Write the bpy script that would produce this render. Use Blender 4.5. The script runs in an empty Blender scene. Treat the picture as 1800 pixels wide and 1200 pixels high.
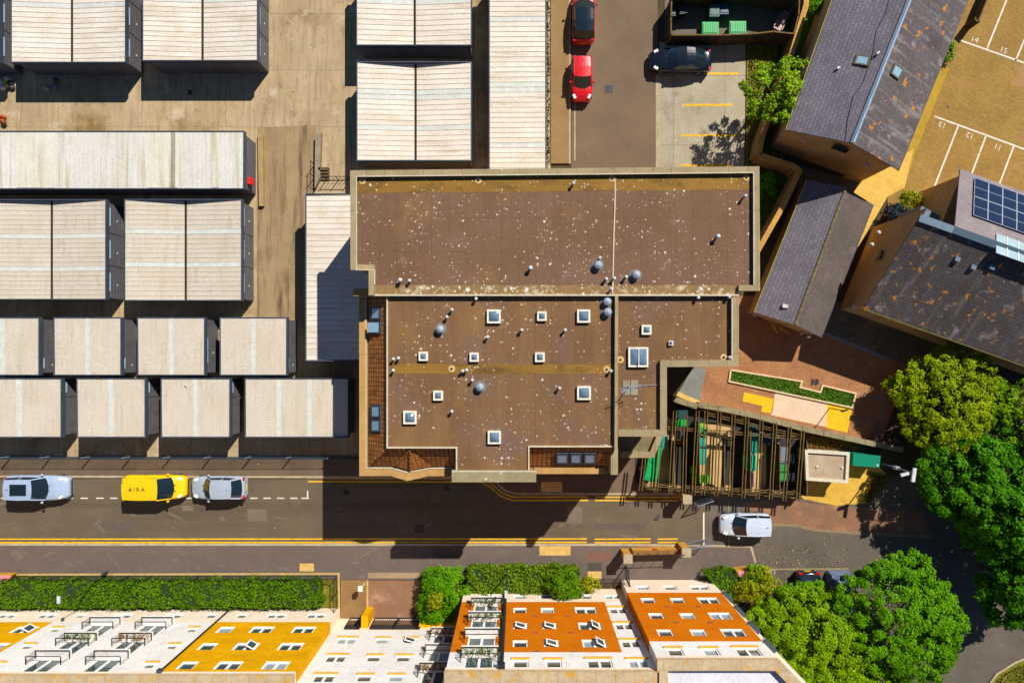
import bpy, math, random
import numpy as np
from mathutils import Vector, Matrix
R = math.radians
random.seed(7)
SC = bpy.context.scene
COL = SC.collection
# ------------------------------------------------------------------ camera, sky, sun
H, F, CX, CY = 53.0, 1200.0, 912.0, 622.0          # height in metres, focal length and nadir in photo pixels
cam = bpy.data.cameras.new('camera'); camo = bpy.data.objects.new('camera', cam); COL.objects.link(camo)
camo.location = (0, 0, H); cam.sensor_width = 36.0; cam.lens = 24.0
cam.shift_x = (900 - CX) / 1800.0; cam.shift_y = (CY - 600) / 1800.0
cam.clip_start = 0.5; cam.clip_end = 2000.0
SC.camera = camo
SUN = Vector((0.585, 0.795, 1.0)).normalized()
sl = bpy.data.lights.new('sun', 'SUN'); sl.energy = 5.0; sl.angle = R(0.5); sl.color = (1.0, 0.965, 0.90)
so = bpy.data.objects.new('sun', sl); COL.objects.link(so)
so.rotation_euler = (-SUN).to_track_quat('-Z', 'Y').to_euler()
w = bpy.data.worlds.new('World'); SC.world = w; w.use_nodes = True
nt = w.node_tree; bg = nt.nodes['Background']
sky = nt.nodes.new('ShaderNodeTexSky'); sky.sky_type = 'NISHITA'; sky.sun_disc = False
sky.sun_elevation = math.asin(SUN.z); sky.sun_rotation = math.atan2(SUN.x, SUN.y)
sky.altitude = 2500; sky.air_density = 1.0; sky.dust_density = 0.0; sky.ozone_density = 6.0
nt.links.new(sky.outputs[0], bg.inputs[0]); bg.inputs[1].default_value = 0.075
SC.view_settings.view_transform = 'Standard'; SC.view_settings.look = 'None'
SC.view_settings.gamma = 1.0; SC.view_settings.exposure = 0.26
SC.view_settings.use_curve_mapping = False

# ------------------------------------------------------------------ helpers
def P(x, y, z=0.0):
    """where the photo's pixel (x, y) meets height z"""
    k = (H - z) / F
    return Vector(((x - CX) * k, (CY - y) * k, z))
def P2(pts, z=0.0):
    return [P(x, y, z).to_2d() for x, y in pts]
def lin(c):
    c = c / 255.0
    return c / 12.92 if c <= 0.04045 else ((c + 0.055) / 1.055) ** 2.4
ALB = 0.93
def C(r, g, b, k=ALB):
    return (lin(r) * k, lin(g) * k, lin(b) * k, 1.0)
MATS = {}
TUNE = {'yard_concrete': (1.153, 1.238, 1.339),
        'asphalt': (1.133, 1.067, 0.833),
        'cream_roof_sheet': (0.911, 0.876, 0.937),
        'beige_roof_sheet': (0.80, 0.86, 0.95),
        'asphalt_lane': (1.192, 1.078, 0.877),
        'tan_block_paving': (0.838, 0.922, 0.806),
        'slate_dark': (0.619, 0.635, 0.531),
        'slate_lit': (0.782, 0.861, 0.81),
        'slate_lichen': (0.737, 0.8, 0.75),
        'drive_red_tarmac': (0.683, 0.792, 0.668),
        'bay_concrete': (0.824, 0.887, 0.986),
        'off_white_render': (1.195, 1.22, 1.279),
        'orange_cladding': (1.16, 1.27, 0.15),
        'yellow_cladding': (1.1, 1.36, 0.2),
        'red_block_paving': (1.05, 1.051, 0.723),
        'buff_paving': (0.956, 1.054, 1.114),
        'white_corrugated': (0.89, 0.858, 0.828),
        'beige_corrugated': (1.218, 1.424, 1.937),
        'coping_stone': (0.918, 0.938, 0.985),
        'hut_render': (0.942, 1.106, 1.209),
        'hut_roof': (0.88, 0.989, 1.071),
        'slate_brown': (0.817, 0.882, 0.77)}
def mat(name, col, col2=None, sc=0.8, rough=0.85, bump=0.0, bsc=25.0, brick=None, spots=(), streak=None,
        metal=0.0, coat=0.0, spec=0.3, amt=1.0, emis=None):
    if name in MATS: return MATS[name]
    gn = TUNE.get(name, (1, 1, 1)); gg = lambda q: tuple(min(.92, q[i] * gn[i]) for i in range(3)) + (1.0,)
    col2 = gg(col2 or tuple(c * 0.78 for c in col[:3])); col = gg(col)
    if streak: streak = (gg(streak[0]),) + tuple(streak[1:])
    m = bpy.data.materials.new(name); m.use_nodes = True; MATS[name] = m
    t = m.node_tree; N = t.nodes; L = t.links; p = N['Principled BSDF']
    p.inputs['Roughness'].default_value = rough; p.inputs['Metallic'].default_value = metal
    p.inputs['Specular IOR Level'].default_value = spec; p.inputs['Coat Weight'].default_value = coat
    p.inputs['Coat Roughness'].default_value = 0.08
    tc = N.new('ShaderNodeTexCoord'); pos = N.new('ShaderNodeNewGeometry').outputs['Position']
    def mix(f, a, b, mode='MIX'):
        n = N.new('ShaderNodeMix'); n.data_type = 'RGBA'; n.blend_type = mode
        for s, v in ((0, f), (6, a), (7, b)):
            if isinstance(v, (float, int, tuple)): n.inputs[s].default_value = v
            else: L.new(v, n.inputs[s])
        return n.outputs[2]
    def noise(scale, det=6, src=None, r=0.6):
        n = N.new('ShaderNodeTexNoise'); n.inputs['Scale'].default_value = scale
        n.inputs['Detail'].default_value = det; n.inputs['Roughness'].default_value = r
        L.new(src or pos, n.inputs['Vector']); return n.outputs['Fac']
    def ramp(f, lo, hi):
        n = N.new('ShaderNodeMapRange'); n.inputs[1].default_value = lo; n.inputs[2].default_value = hi
        L.new(f, n.inputs[0]); return n.outputs[0]
    def mapped(src, scale=(1, 1, 1), rz=0.0):
        n = N.new('ShaderNodeMapping'); n.inputs['Scale'].default_value = scale
        n.inputs['Rotation'].default_value = (0, 0, rz); L.new(src, n.inputs[0]); return n.outputs[0]
    f = ramp(noise(sc), 0.5 - 0.22 / max(amt, .01), 0.5 + 0.22 / max(amt, .01))
    c = mix(f, col, col2)
    bfac = None
    if brick:
        b = N.new('ShaderNodeTexBrick'); b.inputs['Scale'].default_value = 1.0
        b.inputs['Brick Width'].default_value = brick['w']; b.inputs['Row Height'].default_value = brick['h']
        b.inputs['Mortar Size'].default_value = brick.get('m', 0.012); b.inputs['Mortar Smooth'].default_value = 0.2
        b.inputs['Bias'].default_value = brick.get('bias', 0.0); b.offset = brick.get('off', 0.5)
        v = brick.get('v', 0.25)
        b.inputs['Color1'].default_value = (1 + v, 1 + v, 1 + v, 1); b.inputs['Color2'].default_value = (1 - v, 1 - v, 1 - v, 1)
        mc = brick.get('mc', 0.45)
        b.inputs['Mortar'].default_value = (mc, mc, mc, 1)
        L.new(mapped(tc.outputs['UV'], rz=brick.get('ang', 0.0)), b.inputs['Vector'])
        c = mix(1.0, c, b.outputs['Color'], 'MULTIPLY'); bfac = b.outputs['Fac']
    if streak:                                             # (colour, scale across, scale along, lo, hi)
        s = noise(1.0, 5, mapped(tc.outputs['UV'] if len(streak) > 5 else pos, (streak[1], streak[2], 1)))
        c = mix(ramp(s, streak[3], streak[4]), c, streak[0])
    fine = noise(bsc * 0.35, 4)
    c = mix(1.0, c, mix(ramp(fine, 0.3, 0.7), (0.86, 0.86, 0.86, 1), (1.14, 1.14, 1.14, 1)), 'MULTIPLY')
    for s in spots:
        if s[0] == 'v':                                    # ('v', colour, scale, r0, r1, share) : round droppings
            n = N.new('ShaderNodeTexVoronoi'); n.inputs['Scale'].default_value = s[2]
            wob = N.new('ShaderNodeTexNoise'); wob.inputs['Scale'].default_value = s[2] * 2.5
            L.new(pos, wob.inputs['Vector'])
            va = N.new('ShaderNodeVectorMath'); va.operation = 'MULTIPLY_ADD'; va.inputs[1].default_value = (0.25 / s[2] * 2,) * 3
            L.new(wob.outputs['Color'], va.inputs[0]); L.new(pos, va.inputs[2])
            L.new(va.outputs[0], n.inputs['Vector'])
            d = N.new('ShaderNodeMapRange'); d.inputs[1].default_value = s[4]; d.inputs[2].default_value = s[3]
            sep = N.new('ShaderNodeSeparateColor'); L.new(n.outputs['Color'], sep.inputs[0])
            sz = N.new('ShaderNodeMath'); sz.operation = 'MULTIPLY_ADD'; sz.inputs[1].default_value = 2.2; sz.inputs[2].default_value = 0.8; L.new(sep.outputs[1], sz.inputs[0])
            dm = N.new('ShaderNodeMath'); dm.operation = 'MULTIPLY'; L.new(n.outputs['Distance'], dm.inputs[0]); L.new(sz.outputs[0], dm.inputs[1]); L.new(dm.outputs[0], d.inputs[0])
            cl = N.new('ShaderNodeMath'); cl.operation = 'MULTIPLY'; cl.inputs[1].default_value = s[5] * 2.0; L.new(ramp(noise(0.45, 3), 0.36, 0.66), cl.inputs[0])
            g = N.new('ShaderNodeMath'); g.operation = 'LESS_THAN'; L.new(sep.outputs[0], g.inputs[0]); L.new(cl.outputs[0], g.inputs[1])
            mu = N.new('ShaderNodeMath'); mu.operation = 'MULTIPLY'; L.new(d.outputs[0], mu.inputs[0]); L.new(g.outputs[0], mu.inputs[1])
            c = mix(mu.outputs[0], c, s[1])
        else:                                              # (colour, scale, lo, hi)
            c = mix(ramp(noise(s[1], 8, r=0.65), s[2], s[3]), c, s[0])
    L.new(c, p.inputs['Base Color'])
    if bump > 0:
        bn = N.new('ShaderNodeBump'); bn.inputs['Strength'].default_value = bump; bn.inputs['Distance'].default_value = 0.03
        h = noise(bsc, 4)
        if bfac is not None:
            mm = N.new('ShaderNodeMath'); mm.operation = 'SUBTRACT'; L.new(h, mm.inputs[0]); L.new(bfac, mm.inputs[1]); h = mm.outputs[0]
        L.new(h, bn.inputs['Height']); L.new(bn.outputs[0], p.inputs['Normal'])
    return m
def plain(name, col, rough=0.6, metal=0.0, coat=0.0, spec=0.4):
    if name in MATS: return MATS[name]
    return mat(name, col, tuple(c * 0.9 for c in col[:3]) + (1,), sc=3, rough=rough, metal=metal, coat=coat, spec=spec)
def glass(name, col, rough=0.06):
    if name in MATS: return MATS[name]
    m = plain(name, col, rough=rough, spec=0.8); return m
def leafmat(name, a, b, d=None, trans=0.18):
    if name in MATS: return MATS[name]
    m = bpy.data.materials.new(name); m.use_nodes = True; MATS[name] = m
    t = m.node_tree; N = t.nodes; L = t.links; p = N['Principled BSDF']
    g = N.new('ShaderNodeNewGeometry'); cr = N.new('ShaderNodeValToRGB')
    cr.color_ramp.elements[0].color = b; cr.color_ramp.elements[1].color = a
    if d: e = cr.color_ramp.elements.new(0.93); e.color = a; cr.color_ramp.elements[2].color = d
    n = N.new('ShaderNodeTexNoise'); n.inputs['Scale'].default_value = 0.6; n.inputs['Detail'].default_value = 3
    tc = N.new('ShaderNodeTexCoord'); L.new(tc.outputs['Object'], n.inputs['Vector'])
    mx = N.new('ShaderNodeMath'); mx.operation = 'MULTIPLY_ADD'; mx.inputs[1].default_value = 0.6
    s = N.new('ShaderNodeMath'); s.operation = 'MULTIPLY_ADD'; s.inputs[1].default_value = 0.9; s.inputs[2].default_value = -0.25
    L.new(n.outputs['Fac'], s.inputs[0]); L.new(g.outputs['Random Per Island'], mx.inputs[0]); L.new(s.outputs[0], mx.inputs[2])
    L.new(mx.outputs[0], cr.inputs[0])
    L.new(cr.outputs[0], p.inputs['Base Color']); p.inputs['Roughness'].default_value = 0.6
    p.inputs['Specular IOR Level'].default_value = 0.08
    tr = N.new('ShaderNodeBsdfTranslucent'); L.new(cr.outputs[0], tr.inputs[0])
    ms = N.new('ShaderNodeMixShader'); ms.inputs[0].default_value = trans
    L.new(p.outputs[0], ms.inputs[1]); L.new(tr.outputs[0], ms.inputs[2]); L.new(ms.outputs[0], N['Material Output'].inputs[0])
    return m

class MB:
    """collects faces in world metres; build() links them as one mesh object"""
    def __init__(s): s.v = []; s.f = []; s.m = []
    def add(s, vs, fs, m=0):
        k = len(s.v); s.v += [Vector(a) for a in vs]; s.f += [tuple(i + k for i in f) for f in fs]; s.m += [m] * len(fs); return s
    def quad(s, a, b, c, d, m=0): return s.add([a, b, c, d], [(0, 1, 2, 3)], m)
    def poly(s, pts, z, m=0):
        pts = ccw(pts); return s.add([(a[0], a[1], z) for a in pts], [tuple(range(len(pts)))], m)
    def prism(s, pts, z0, z1, m=0, mt=None, bottom=False):
        pts = ccw(pts); n = len(pts)
        vs = [(a[0], a[1], z0) for a in pts] + [(a[0], a[1], z1) for a in pts]
        s.add(vs, [(i, (i + 1) % n, n + (i + 1) % n, n + i) for i in range(n)], m)
        s.add(vs[n:], [tuple(range(n))], m if mt is None else mt)
        if bottom: s.add(vs[:n], [tuple(range(n - 1, -1, -1))], m)
        return s
    def box(s, c, d, rz=0.0, m=0, taper=1.0):
        x, y, z = d[0] / 2, d[1] / 2, d[2] / 2; q = Matrix.Rotation(rz, 3, 'Z'); c = Vector(c)
        vs = [c + q @ Vector((sx * x * (taper if sz < 0 else 1), sy * y * (taper if sz < 0 else 1), sz * z)) for sz in (-1, 1) for sx, sy in ((-1, -1), (1, -1), (1, 1), (-1, 1))]
        return s.add(vs, [(3, 2, 1, 0), (4, 5, 6, 7), (0, 1, 5, 4), (1, 2, 6, 5), (2, 3, 7, 6), (3, 0, 4, 7)], m)
    def beam(s, a, b, w, h, m=0):
        """bar from a to b, w wide, h deep, its top on the line a-b"""
        a, b = Vector(a), Vector(b); d = (b - a).normalized()
        side = d.cross(Vector((0, 0, 1)))
        side = Vector((1, 0, 0)) if side.length < 1e-4 else side.normalized()
        up = side.cross(d).normalized(); x = side * w / 2; y = up * h
        vs = [a - x - y, a + x - y, a + x, a - x, b - x - y, b + x - y, b + x, b - x]
        return s.add(vs, [(0, 1, 2, 3), (7, 6, 5, 4), (4, 5, 1, 0), (5, 6, 2, 1), (6, 7, 3, 2), (7, 4, 0, 3)], m)
    def cyl(s, a, b, r0, r1=None, n=10, m=0, cap=True):
        a, b = Vector(a), Vector(b); r1 = r0 if r1 is None else r1; d = (b - a).normalized()
        x = d.orthogonal().normalized(); y = d.cross(x)
        vs = [p + (x * math.cos(t) + y * math.sin(t)) * r for p, r in ((a, r0), (b, r1)) for t in [2 * math.pi * i / n for i in range(n)]]
        s.add(vs, [(i, (i + 1) % n, n + (i + 1) % n, n + i) for i in range(n)], m)
        if cap: s.add(vs[n:], [tuple(range(n))], m); s.add(vs[:n], [tuple(range(n - 1, -1, -1))], m)
        return s
    def lathe(s, c, prof, n=14, m=0):
        c = Vector(c); vs = [c + Vector((r * math.cos(2 * math.pi * i / n), r * math.sin(2 * math.pi * i / n), z)) for r, z in prof for i in range(n)]
        k = len(prof)
        s.add(vs, [(j * n + i, j * n + (i + 1) % n, (j + 1) * n + (i + 1) % n, (j + 1) * n + i) for j in range(k - 1) for i in range(n)], m)
        s.add(vs[-n:], [tuple(range(n))], m); return s
    def build(s, name, mats, parent=None, smooth=False, loc=None):
        if not isinstance(mats, (list, tuple)): mats = [mats]
        off = Vector(loc) if loc is not None else Vector((0, 0, 0))
        if parent is not None:
            q = parent
            while q is not None: off = off + Vector(q.location); q = q.parent
        me = bpy.data.meshes.new(name)
        me.from_pydata([tuple(v - off) for v in s.v], [], s.f)
        for mm in mats: me.materials.append(mm)
        me.polygons.foreach_set('material_index', s.m)
        if smooth: me.polygons.foreach_set('use_smooth', [True] * len(s.f))
        uv = me.uv_layers.new(name='UVMap').data; Z = Vector((0, 0, 1))
        for p in me.polygons:
            n = p.normal
            if abs(n.z) > 0.999: u, v = Vector((1, 0, 0)), Vector((0, 1, 0))
            else: u = Z.cross(n).normalized(); v = n.cross(u)
            for li in p.loop_indices:
                q = s.v[me.loops[li].vertex_index]; uv[li].uv = (q.dot(u), q.dot(v))
        o = bpy.data.objects.new(name, me); COL.objects.link(o)
        if parent is not None: o.parent = parent
        if loc is not None: o.location = loc
        return o
def ccw(pts):
    a = sum(pts[i][0] * pts[(i + 1) % len(pts)][1] - pts[(i + 1) % len(pts)][0] * pts[i][1] for i in range(len(pts)))
    return list(pts) if a > 0 else list(pts)[::-1]
def inset(pts, d):
    """move every edge of a polygon inwards by d"""
    pts = [Vector((p[0], p[1])) for p in ccw(pts)]; n = len(pts); out = []
    for i in range(n):
        a, b, c = pts[i - 1], pts[i], pts[(i + 1) % n]
        e1 = (b - a).normalized(); e2 = (c - b).normalized()
        n1 = Vector((-e1.y, e1.x)); n2 = Vector((-e2.y, e2.x))
        k = n1 + n2; out.append(b + k * (d / max(0.2, 1 + n1.dot(n2))))
    return out
def ribbon(pts, wd):
    """mitred strips of width wd along a polyline, one polygon for each segment"""
    pts = [Vector((p[0], p[1])) for p in pts]; n = len(pts); L_, R_ = [], []
    for i in range(n):
        if i == 0: d = (pts[1] - pts[0]).normalized(); k = Vector((-d.y, d.x))
        elif i == n - 1: d = (pts[-1] - pts[-2]).normalized(); k = Vector((-d.y, d.x))
        else:
            d1 = (pts[i] - pts[i - 1]).normalized(); d2 = (pts[i + 1] - pts[i]).normalized()
            n1 = Vector((-d1.y, d1.x)); n2 = Vector((-d2.y, d2.x)); k = (n1 + n2) / max(0.3, 1 + n1.dot(n2))
        L_.append(pts[i] + k * wd / 2); R_.append(pts[i] - k * wd / 2)
    return [[R_[i], R_[i + 1], L_[i + 1], L_[i]] for i in range(n - 1)], L_ + R_[::-1]
def tag(o, label=None, cat=None, group=None, kind=None):
    for k, v in (('label', label), ('category', cat), ('group', group), ('kind', kind)):
        if v: o[k] = v
    return o
def thing(name, label, cat, loc, group=None):
    o = bpy.data.objects.new(name, None); COL.objects.link(o); o.location = loc; o.empty_display_size = 0.3
    return tag(o, label, cat, group)
def struct(name, mb, m, label=None):
    o = mb.build(name, m); o['kind'] = 'structure'
    tag(o, label, name.replace('_', ' '))
    return o
def sheet(name, px, z, m, label): return struct(name, MB().poly(P2(px), z), m, label)
def slab(name, px, z0, z1, m, label): return struct(name, MB().prism(P2(px), z0, z1), m, label)
def strip(name, px, wd, z, m, label, gaps=None):
    mb = MB(); segs, _ = ribbon(P2(px), wd)
    for s in segs: mb.poly(s, z)
    return struct(name, mb, m, label)
def copy_tree(o, parent=None):
    c = o.copy(); COL.objects.link(c)
    if parent is not None: c.parent = parent
    for ch in [x for x in bpy.data.objects if x.parent == o]: copy_tree(ch, c)
    return c
def text_mesh(name, s, size, depth, m, loc, rz, parent=None, gap=1.0):
    cu = bpy.data.curves.new(name, 'FONT'); cu.body = s; cu.size = size; cu.extrude = depth; cu.align_x = 'CENTER'; cu.align_y = 'CENTER'; cu.space_character = gap
    tmp = bpy.data.objects.new(name, cu); COL.objects.link(tmp); bpy.context.view_layer.update()
    me = bpy.data.meshes.new_from_object(tmp.evaluated_get(bpy.context.evaluated_depsgraph_get()))
    bpy.data.objects.remove(tmp); me.materials.clear(); me.materials.append(m)
    o = bpy.data.objects.new(name, me); COL.objects.link(o); o.location = loc; o.rotation_euler = (0, 0, rz)
    if parent is not None: o.parent = parent
    return o
def leaves(name, c, nrm, size, m, parent=None, seed=0, off=(0, 0, 0)):
    """one mesh of leaf-sized quads at points c facing nrm"""
    r = np.random.default_rng(seed); c = np.asarray(c, float) - np.asarray(off, float); n = len(c)
    nrm = nrm / (np.linalg.norm(nrm, axis=1, keepdims=True) + 1e-9)
    t = np.cross(nrm, r.normal(size=(n, 3))); t /= (np.linalg.norm(t, axis=1, keepdims=True) + 1e-9); b = np.cross(nrm, t)
    s = (size * r.uniform(0.6, 1.35, n))[:, None]
    q = np.stack([c - t * s * .5, c + b * s * .34, c + t * s * .5, c - b * s * .34], 1).reshape(-1, 3)
    me = bpy.data.meshes.new(name); me.vertices.add(4 * n); me.vertices.foreach_set('co', q.ravel().astype(np.float32))
    me.loops.add(4 * n); me.loops.foreach_set('vertex_index', np.arange(4 * n, dtype=np.int32))
    me.polygons.add(n); me.polygons.foreach_set('loop_start', np.arange(0, 4 * n, 4, dtype=np.int32))
    me.polygons.foreach_set('loop_total', np.full(n, 4, dtype=np.int32))
    me.update(calc_edges=True); me.validate(); me.materials.append(m)
    o = bpy.data.objects.new(name, me); COL.objects.link(o)
    if parent is not None: o.parent = parent
    return o
def in_poly(x, y, pts):
    ins = np.zeros(len(x), bool); n = len(pts)
    for i in range(n):
        x0, y0 = pts[i][0], pts[i][1]; x1, y1 = pts[(i + 1) % n][0], pts[(i + 1) % n][1]
        k = ((y0 > y) != (y1 > y)) & (x < (x1 - x0) * (y - y0) / (y1 - y0 + 1e-12) + x0); ins ^= k
    return ins
def scatter(pts, dens, seed):
    r = np.random.default_rng(seed); a = np.array([(p[0], p[1]) for p in pts]); lo, hi = a.min(0), a.max(0)
    n = int(np.prod(hi - lo) * dens); q = r.uniform(lo, hi, (n, 2)); return q[in_poly(q[:, 0], q[:, 1], pts)], r
# ------------------------------------------------------------------ materials of the setting
m_asph = mat('asphalt', C(104, 93, 82), C(88, 78, 70), sc=0.35, bump=0.2, spots=[(C(122, 108, 92), 0.5, 0.6, 0.8), ('v', C(190, 175, 140), 0.9, 0.02, 0.06, 0.35), (C(66, 58, 54), 0.9, 0.64, 0.8)],
             streak=(C(82, 72, 64), 0.05, 0.7, 0.48, 0.7))
m_asph2 = mat('asphalt_private', C(108, 97, 82), C(88, 80, 70), sc=0.5, bump=0.2, spots=[(C(150, 130, 80), 2.2, 0.6, 0.75), ('v', C(200, 185, 130), 1.4, 0.02, 0.05, 0.4)])
m_lane = mat('asphalt_lane', C(118, 101, 84), C(98, 85, 74), sc=0.3, bump=0.15, spots=[('v', C(190, 175, 150), 0.9, 0.02, 0.05, 0.4), (C(84, 72, 66), 0.7, 0.64, 0.8)])
m_pave = mat('pavement_tarmac', C(112, 96, 84), C(94, 82, 76), sc=0.5, bump=0.15, spots=[(C(128, 112, 96), 0.5, 0.56, 0.75), ('v', C(200, 188, 150), 1.0, 0.03, 0.07, 0.4)])
m_pave2 = mat('pavement_brown', C(118, 97, 74), C(98, 80, 64), sc=0.6, bump=0.15, spots=[('v', C(200, 188, 150), 1.2, 0.03, 0.06, 0.35)], brick=dict(w=3.2, h=0.45, m=0.012, v=0.05, mc=0.8))
m_kerb = mat('kerb_stone', C(190, 172, 138), C(160, 142, 110), sc=1.5, bump=0.2, brick=dict(w=0.9, h=5, m=0.015, v=0.06, mc=0.6))
m_conc = mat('yard_concrete', C(180, 152, 112), C(156, 128, 90), sc=0.35, bump=0.2, brick=dict(w=6.5, h=4.4, m=0.02, v=0.05, mc=0.55),
             streak=(C(138, 115, 84), 3.2, 0.3, 0.48, 0.74), spots=[(C(136, 108, 62), 0.25, 0.54, 0.68), (C(112, 94, 70), 0.6, 0.58, 0.76), (C(208, 188, 160), 0.55, 0.56, 0.74), (C(98, 84, 64), 2.2, 0.62, 0.72), ('v', C(226, 210, 180), 1.1, 0.04, 0.12, 0.3)])
m_ramp = mat('ramp_concrete', C(168, 142, 104), C(142, 116, 82), sc=0.6, bump=0.25, streak=(C(92, 72, 48), 1.5, 0.15, 0.5, 0.7), spots=[(C(150, 118, 50), 0.9, 0.6, 0.75), ('v', C(200, 190, 160), 1.5, 0.03, 0.07, 0.4)])
m_dark = mat('bare_earth', C(92, 72, 48), C(62, 52, 34), sc=0.8, bump=0.3, spots=[(C(104, 96, 40), 1.2, 0.55, 0.7)])
m_bay = mat('bay_concrete', C(196, 178, 146), C(168, 148, 112), sc=0.5, bump=0.2, brick=dict(w=4.0, h=5.4, m=0.025, v=0.06, mc=0.6, off=0.0), streak=(C(140, 122, 92), 0.8, 0.6, 0.55, 0.75), spots=[(C(206, 190, 160), 1.0, 0.58, 0.75), (C(120, 100, 70), 2.5, 0.64, 0.78)])
m_tan = mat('tan_block_paving', C(176, 132, 66), C(156, 114, 54), sc=0.4, bump=0.15, brick=dict(w=0.22, h=0.11, m=0.006, v=0.14, mc=0.75, ang=0.38), spots=[(C(182, 132, 98), 0.3, 0.6, 0.75), (C(130, 100, 40), 0.6, 0.62, 0.75)])
m_path = mat('buff_paving', C(232, 180, 84), C(214, 160, 66), sc=0.8, bump=0.1, brick=dict(w=0.6, h=0.45, m=0.012, v=0.07, mc=0.75, ang=0.35))
m_red = mat('red_block_paving', C(170, 118, 90), C(148, 98, 74), sc=0.6, bump=0.12, brick=dict(w=0.22, h=0.11, m=0.006, v=0.13, mc=0.75, ang=0.22), spots=[(C(190, 138, 98), 0.8, 0.58, 0.75)])
m_redbrick = mat('red_strip_paving', C(150, 104, 74), C(112, 88, 68), sc=0.5, bump=0.15, spots=[(C(168, 122, 80), 0.9, 0.52, 0.68), (C(112, 94, 96), 0.6, 0.58, 0.7)])
m_slabs = mat('grey_paving', C(120, 108, 84), C(96, 88, 70), sc=0.8, bump=0.2, brick=dict(w=0.6, h=0.6, m=0.02, v=0.1, mc=0.5, ang=0.35))
m_yel = mat('yellow_line_paint', C(240, 190, 30), C(214, 162, 24), sc=2.0, rough=0.7, spots=[(C(120, 104, 80), 3.0, 0.55, 0.68)])
m_white = mat('white_line_paint', C(236, 226, 206), C(206, 194, 172), sc=2.5, rough=0.7, spots=[(C(140, 124, 96), 4.0, 0.56, 0.7)])
m_tact = mat('tactile_yellow', C(240, 192, 24), C(226, 172, 16), sc=1.5, brick=dict(w=0.4, h=0.4, m=0.012, v=0.06, mc=0.75, ang=0.22, off=0), bump=0.1)
m_tactb = mat('tactile_buff', C(222, 182, 104), C(206, 164, 90), sc=1.5, brick=dict(w=0.4, h=0.4, m=0.012, v=0.08, mc=0.7, off=0), bump=0.1)
m_grass = mat('lawn_grass', C(74, 122, 26), C(52, 92, 18), sc=1.2, bump=0.5, bsc=40, spots=[(C(120, 132, 36), 0.8, 0.56, 0.74)])
m_grassd = mat('dry_grass', C(130, 124, 34), C(96, 98, 26), sc=1.2, bump=0.5, bsc=40, spots=[(C(170, 138, 60), 1.1, 0.55, 0.72)])
m_drive = mat('drive_red_tarmac', C(176, 124, 100), C(156, 102, 80), sc=0.5, bump=0.15, spots=[(C(190, 146, 122), 0.6, 0.56, 0.78)])
m_entry = mat('entry_path_brown', C(150, 116, 70), C(128, 96, 58), sc=0.6, bump=0.15)
m_iron = mat('iron_cover', C(84, 80, 78), C(66, 62, 60), sc=3, rough=0.6, brick=dict(w=0.12, h=0.12, m=0.02, v=0.1, mc=0.6, off=0), bump=0.2)
m_patch = mat('tarmac_repair', C(84, 74, 68), C(74, 66, 60), sc=0.8, bump=0.15)
m_rpatch = mat('brick_repair', C(134, 90, 74), C(112, 82, 70), sc=1.2, bump=0.15)

# ------------------------------------------------------------------ ground, roads, pavements
g = MB().box((0, 0, -0.55), (900, 900, 1.0)); struct('ground', g, m_dark, 'brown bare earth under and between everything')
sheet('yard', [(-120, -120), (968, -120), (968, 640), (652, 640), (652, 803), (-120, 803)], 0.0, m_conc, 'tan streaked concrete yard round the lock-up garages')
sheet('ramp', [(452, 224), (556, 220), (556, 335), (540, 345), (528, 560), (452, 560)], 0.006, m_ramp, 'brown mossy concrete ramp between the garages')
sheet('road', [(-120, 838), (1000, 838), (1240, 866), (1240, 956), (-120, 956)], 0.0, m_asph, 'grey brown asphalt street with double yellow lines')
sheet('private_road', [(1240, 864), (1420, 862), (1640, 880), (1700, 900), (1860, 980), (1860, 1300), (1280, 1300), (1280, 1040), (1240, 1000)], 0.0, m_asph2, 'asphalt private road past the gateposts')
sheet('car_park', [(1640, 60), (1700, -80), (1900, -80), (1900, 420), (1560, 420), (1560, 330), (1590, 300), (1600, 260)], 0.004, m_tan, 'tan block paved car park with white numbered bays')
sheet('north_lane', [(1004, -100), (1156, -100), (1156, 330), (1004, 330)], 0.004, m_lane, 'brown grey asphalt lane with red cars parked along it')
slab('lane_pavement', [(968, -100), (1000, -100), (1000, 288), (968, 288)], 0.0, 0.1, mat('lane_footway', C(158, 124, 78), C(140, 108, 66), sc=0.6, bump=0.15, spots=[('v', C(205, 180, 150), 1.2, 0.03, 0.07, 0.4)]), 'narrow tan footway beside the parked red cars')
strip('lane_kerb', [(1001.5, -100), (1001.5, 288)], 0.14, 0.104, m_kerb, 'light kerb of the narrow tan footway')
strip('lane_gutter', [(1010.5, 95), (1010.5, 282)], 0.1, 0.011, m_kerb, 'pale gutter edge beside the footway')
strip('bay_kerb', [(1156, 118), (1156, 330)], 0.3, 0.018, m_kerb, 'flush pale kerb in front of the concrete parking bays')
sheet('parking_bays', [(1159, 74), (1311, 74), (1308, 330), (1159, 330)], 0.008, m_bay, 'pale concrete parking bays with yellow lines')
mb = MB()
for y, x0, x1 in ((130, 1238, 1299), (185, 1200, 1288), (238.5, 1197, 1300), (291, 1197, 1286)):
    mb.poly(P2([(x0, y - 2), (x1, y - 2.4), (x1, y + 1.8), (x0, y + 2)]), 0.014)
struct('bay_marking', mb, m_yel, 'yellow lines between the concrete bays')
sheet('courtyard', [(1180, 520), (1330, 520), (1600, 640), (1546, 782), (1232, 722), (1214, 640)], 0.006, m_red, 'red brown block paved courtyard')
sheet('courtyard_shade_paving', [(1440, 540), (1520, 520), (1720, 610), (1660, 660), (1566, 630), (1446, 584)], 0.010, m_slabs, 'grey slab paving along the slate roofed house')
strip('courtyard_kerb', [(1448, 586), (1566, 633)], 0.25, 0.02, mat('grey_kerb', C(140, 140, 146)), 'grey kerb between courtyard and slab paving')
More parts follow.
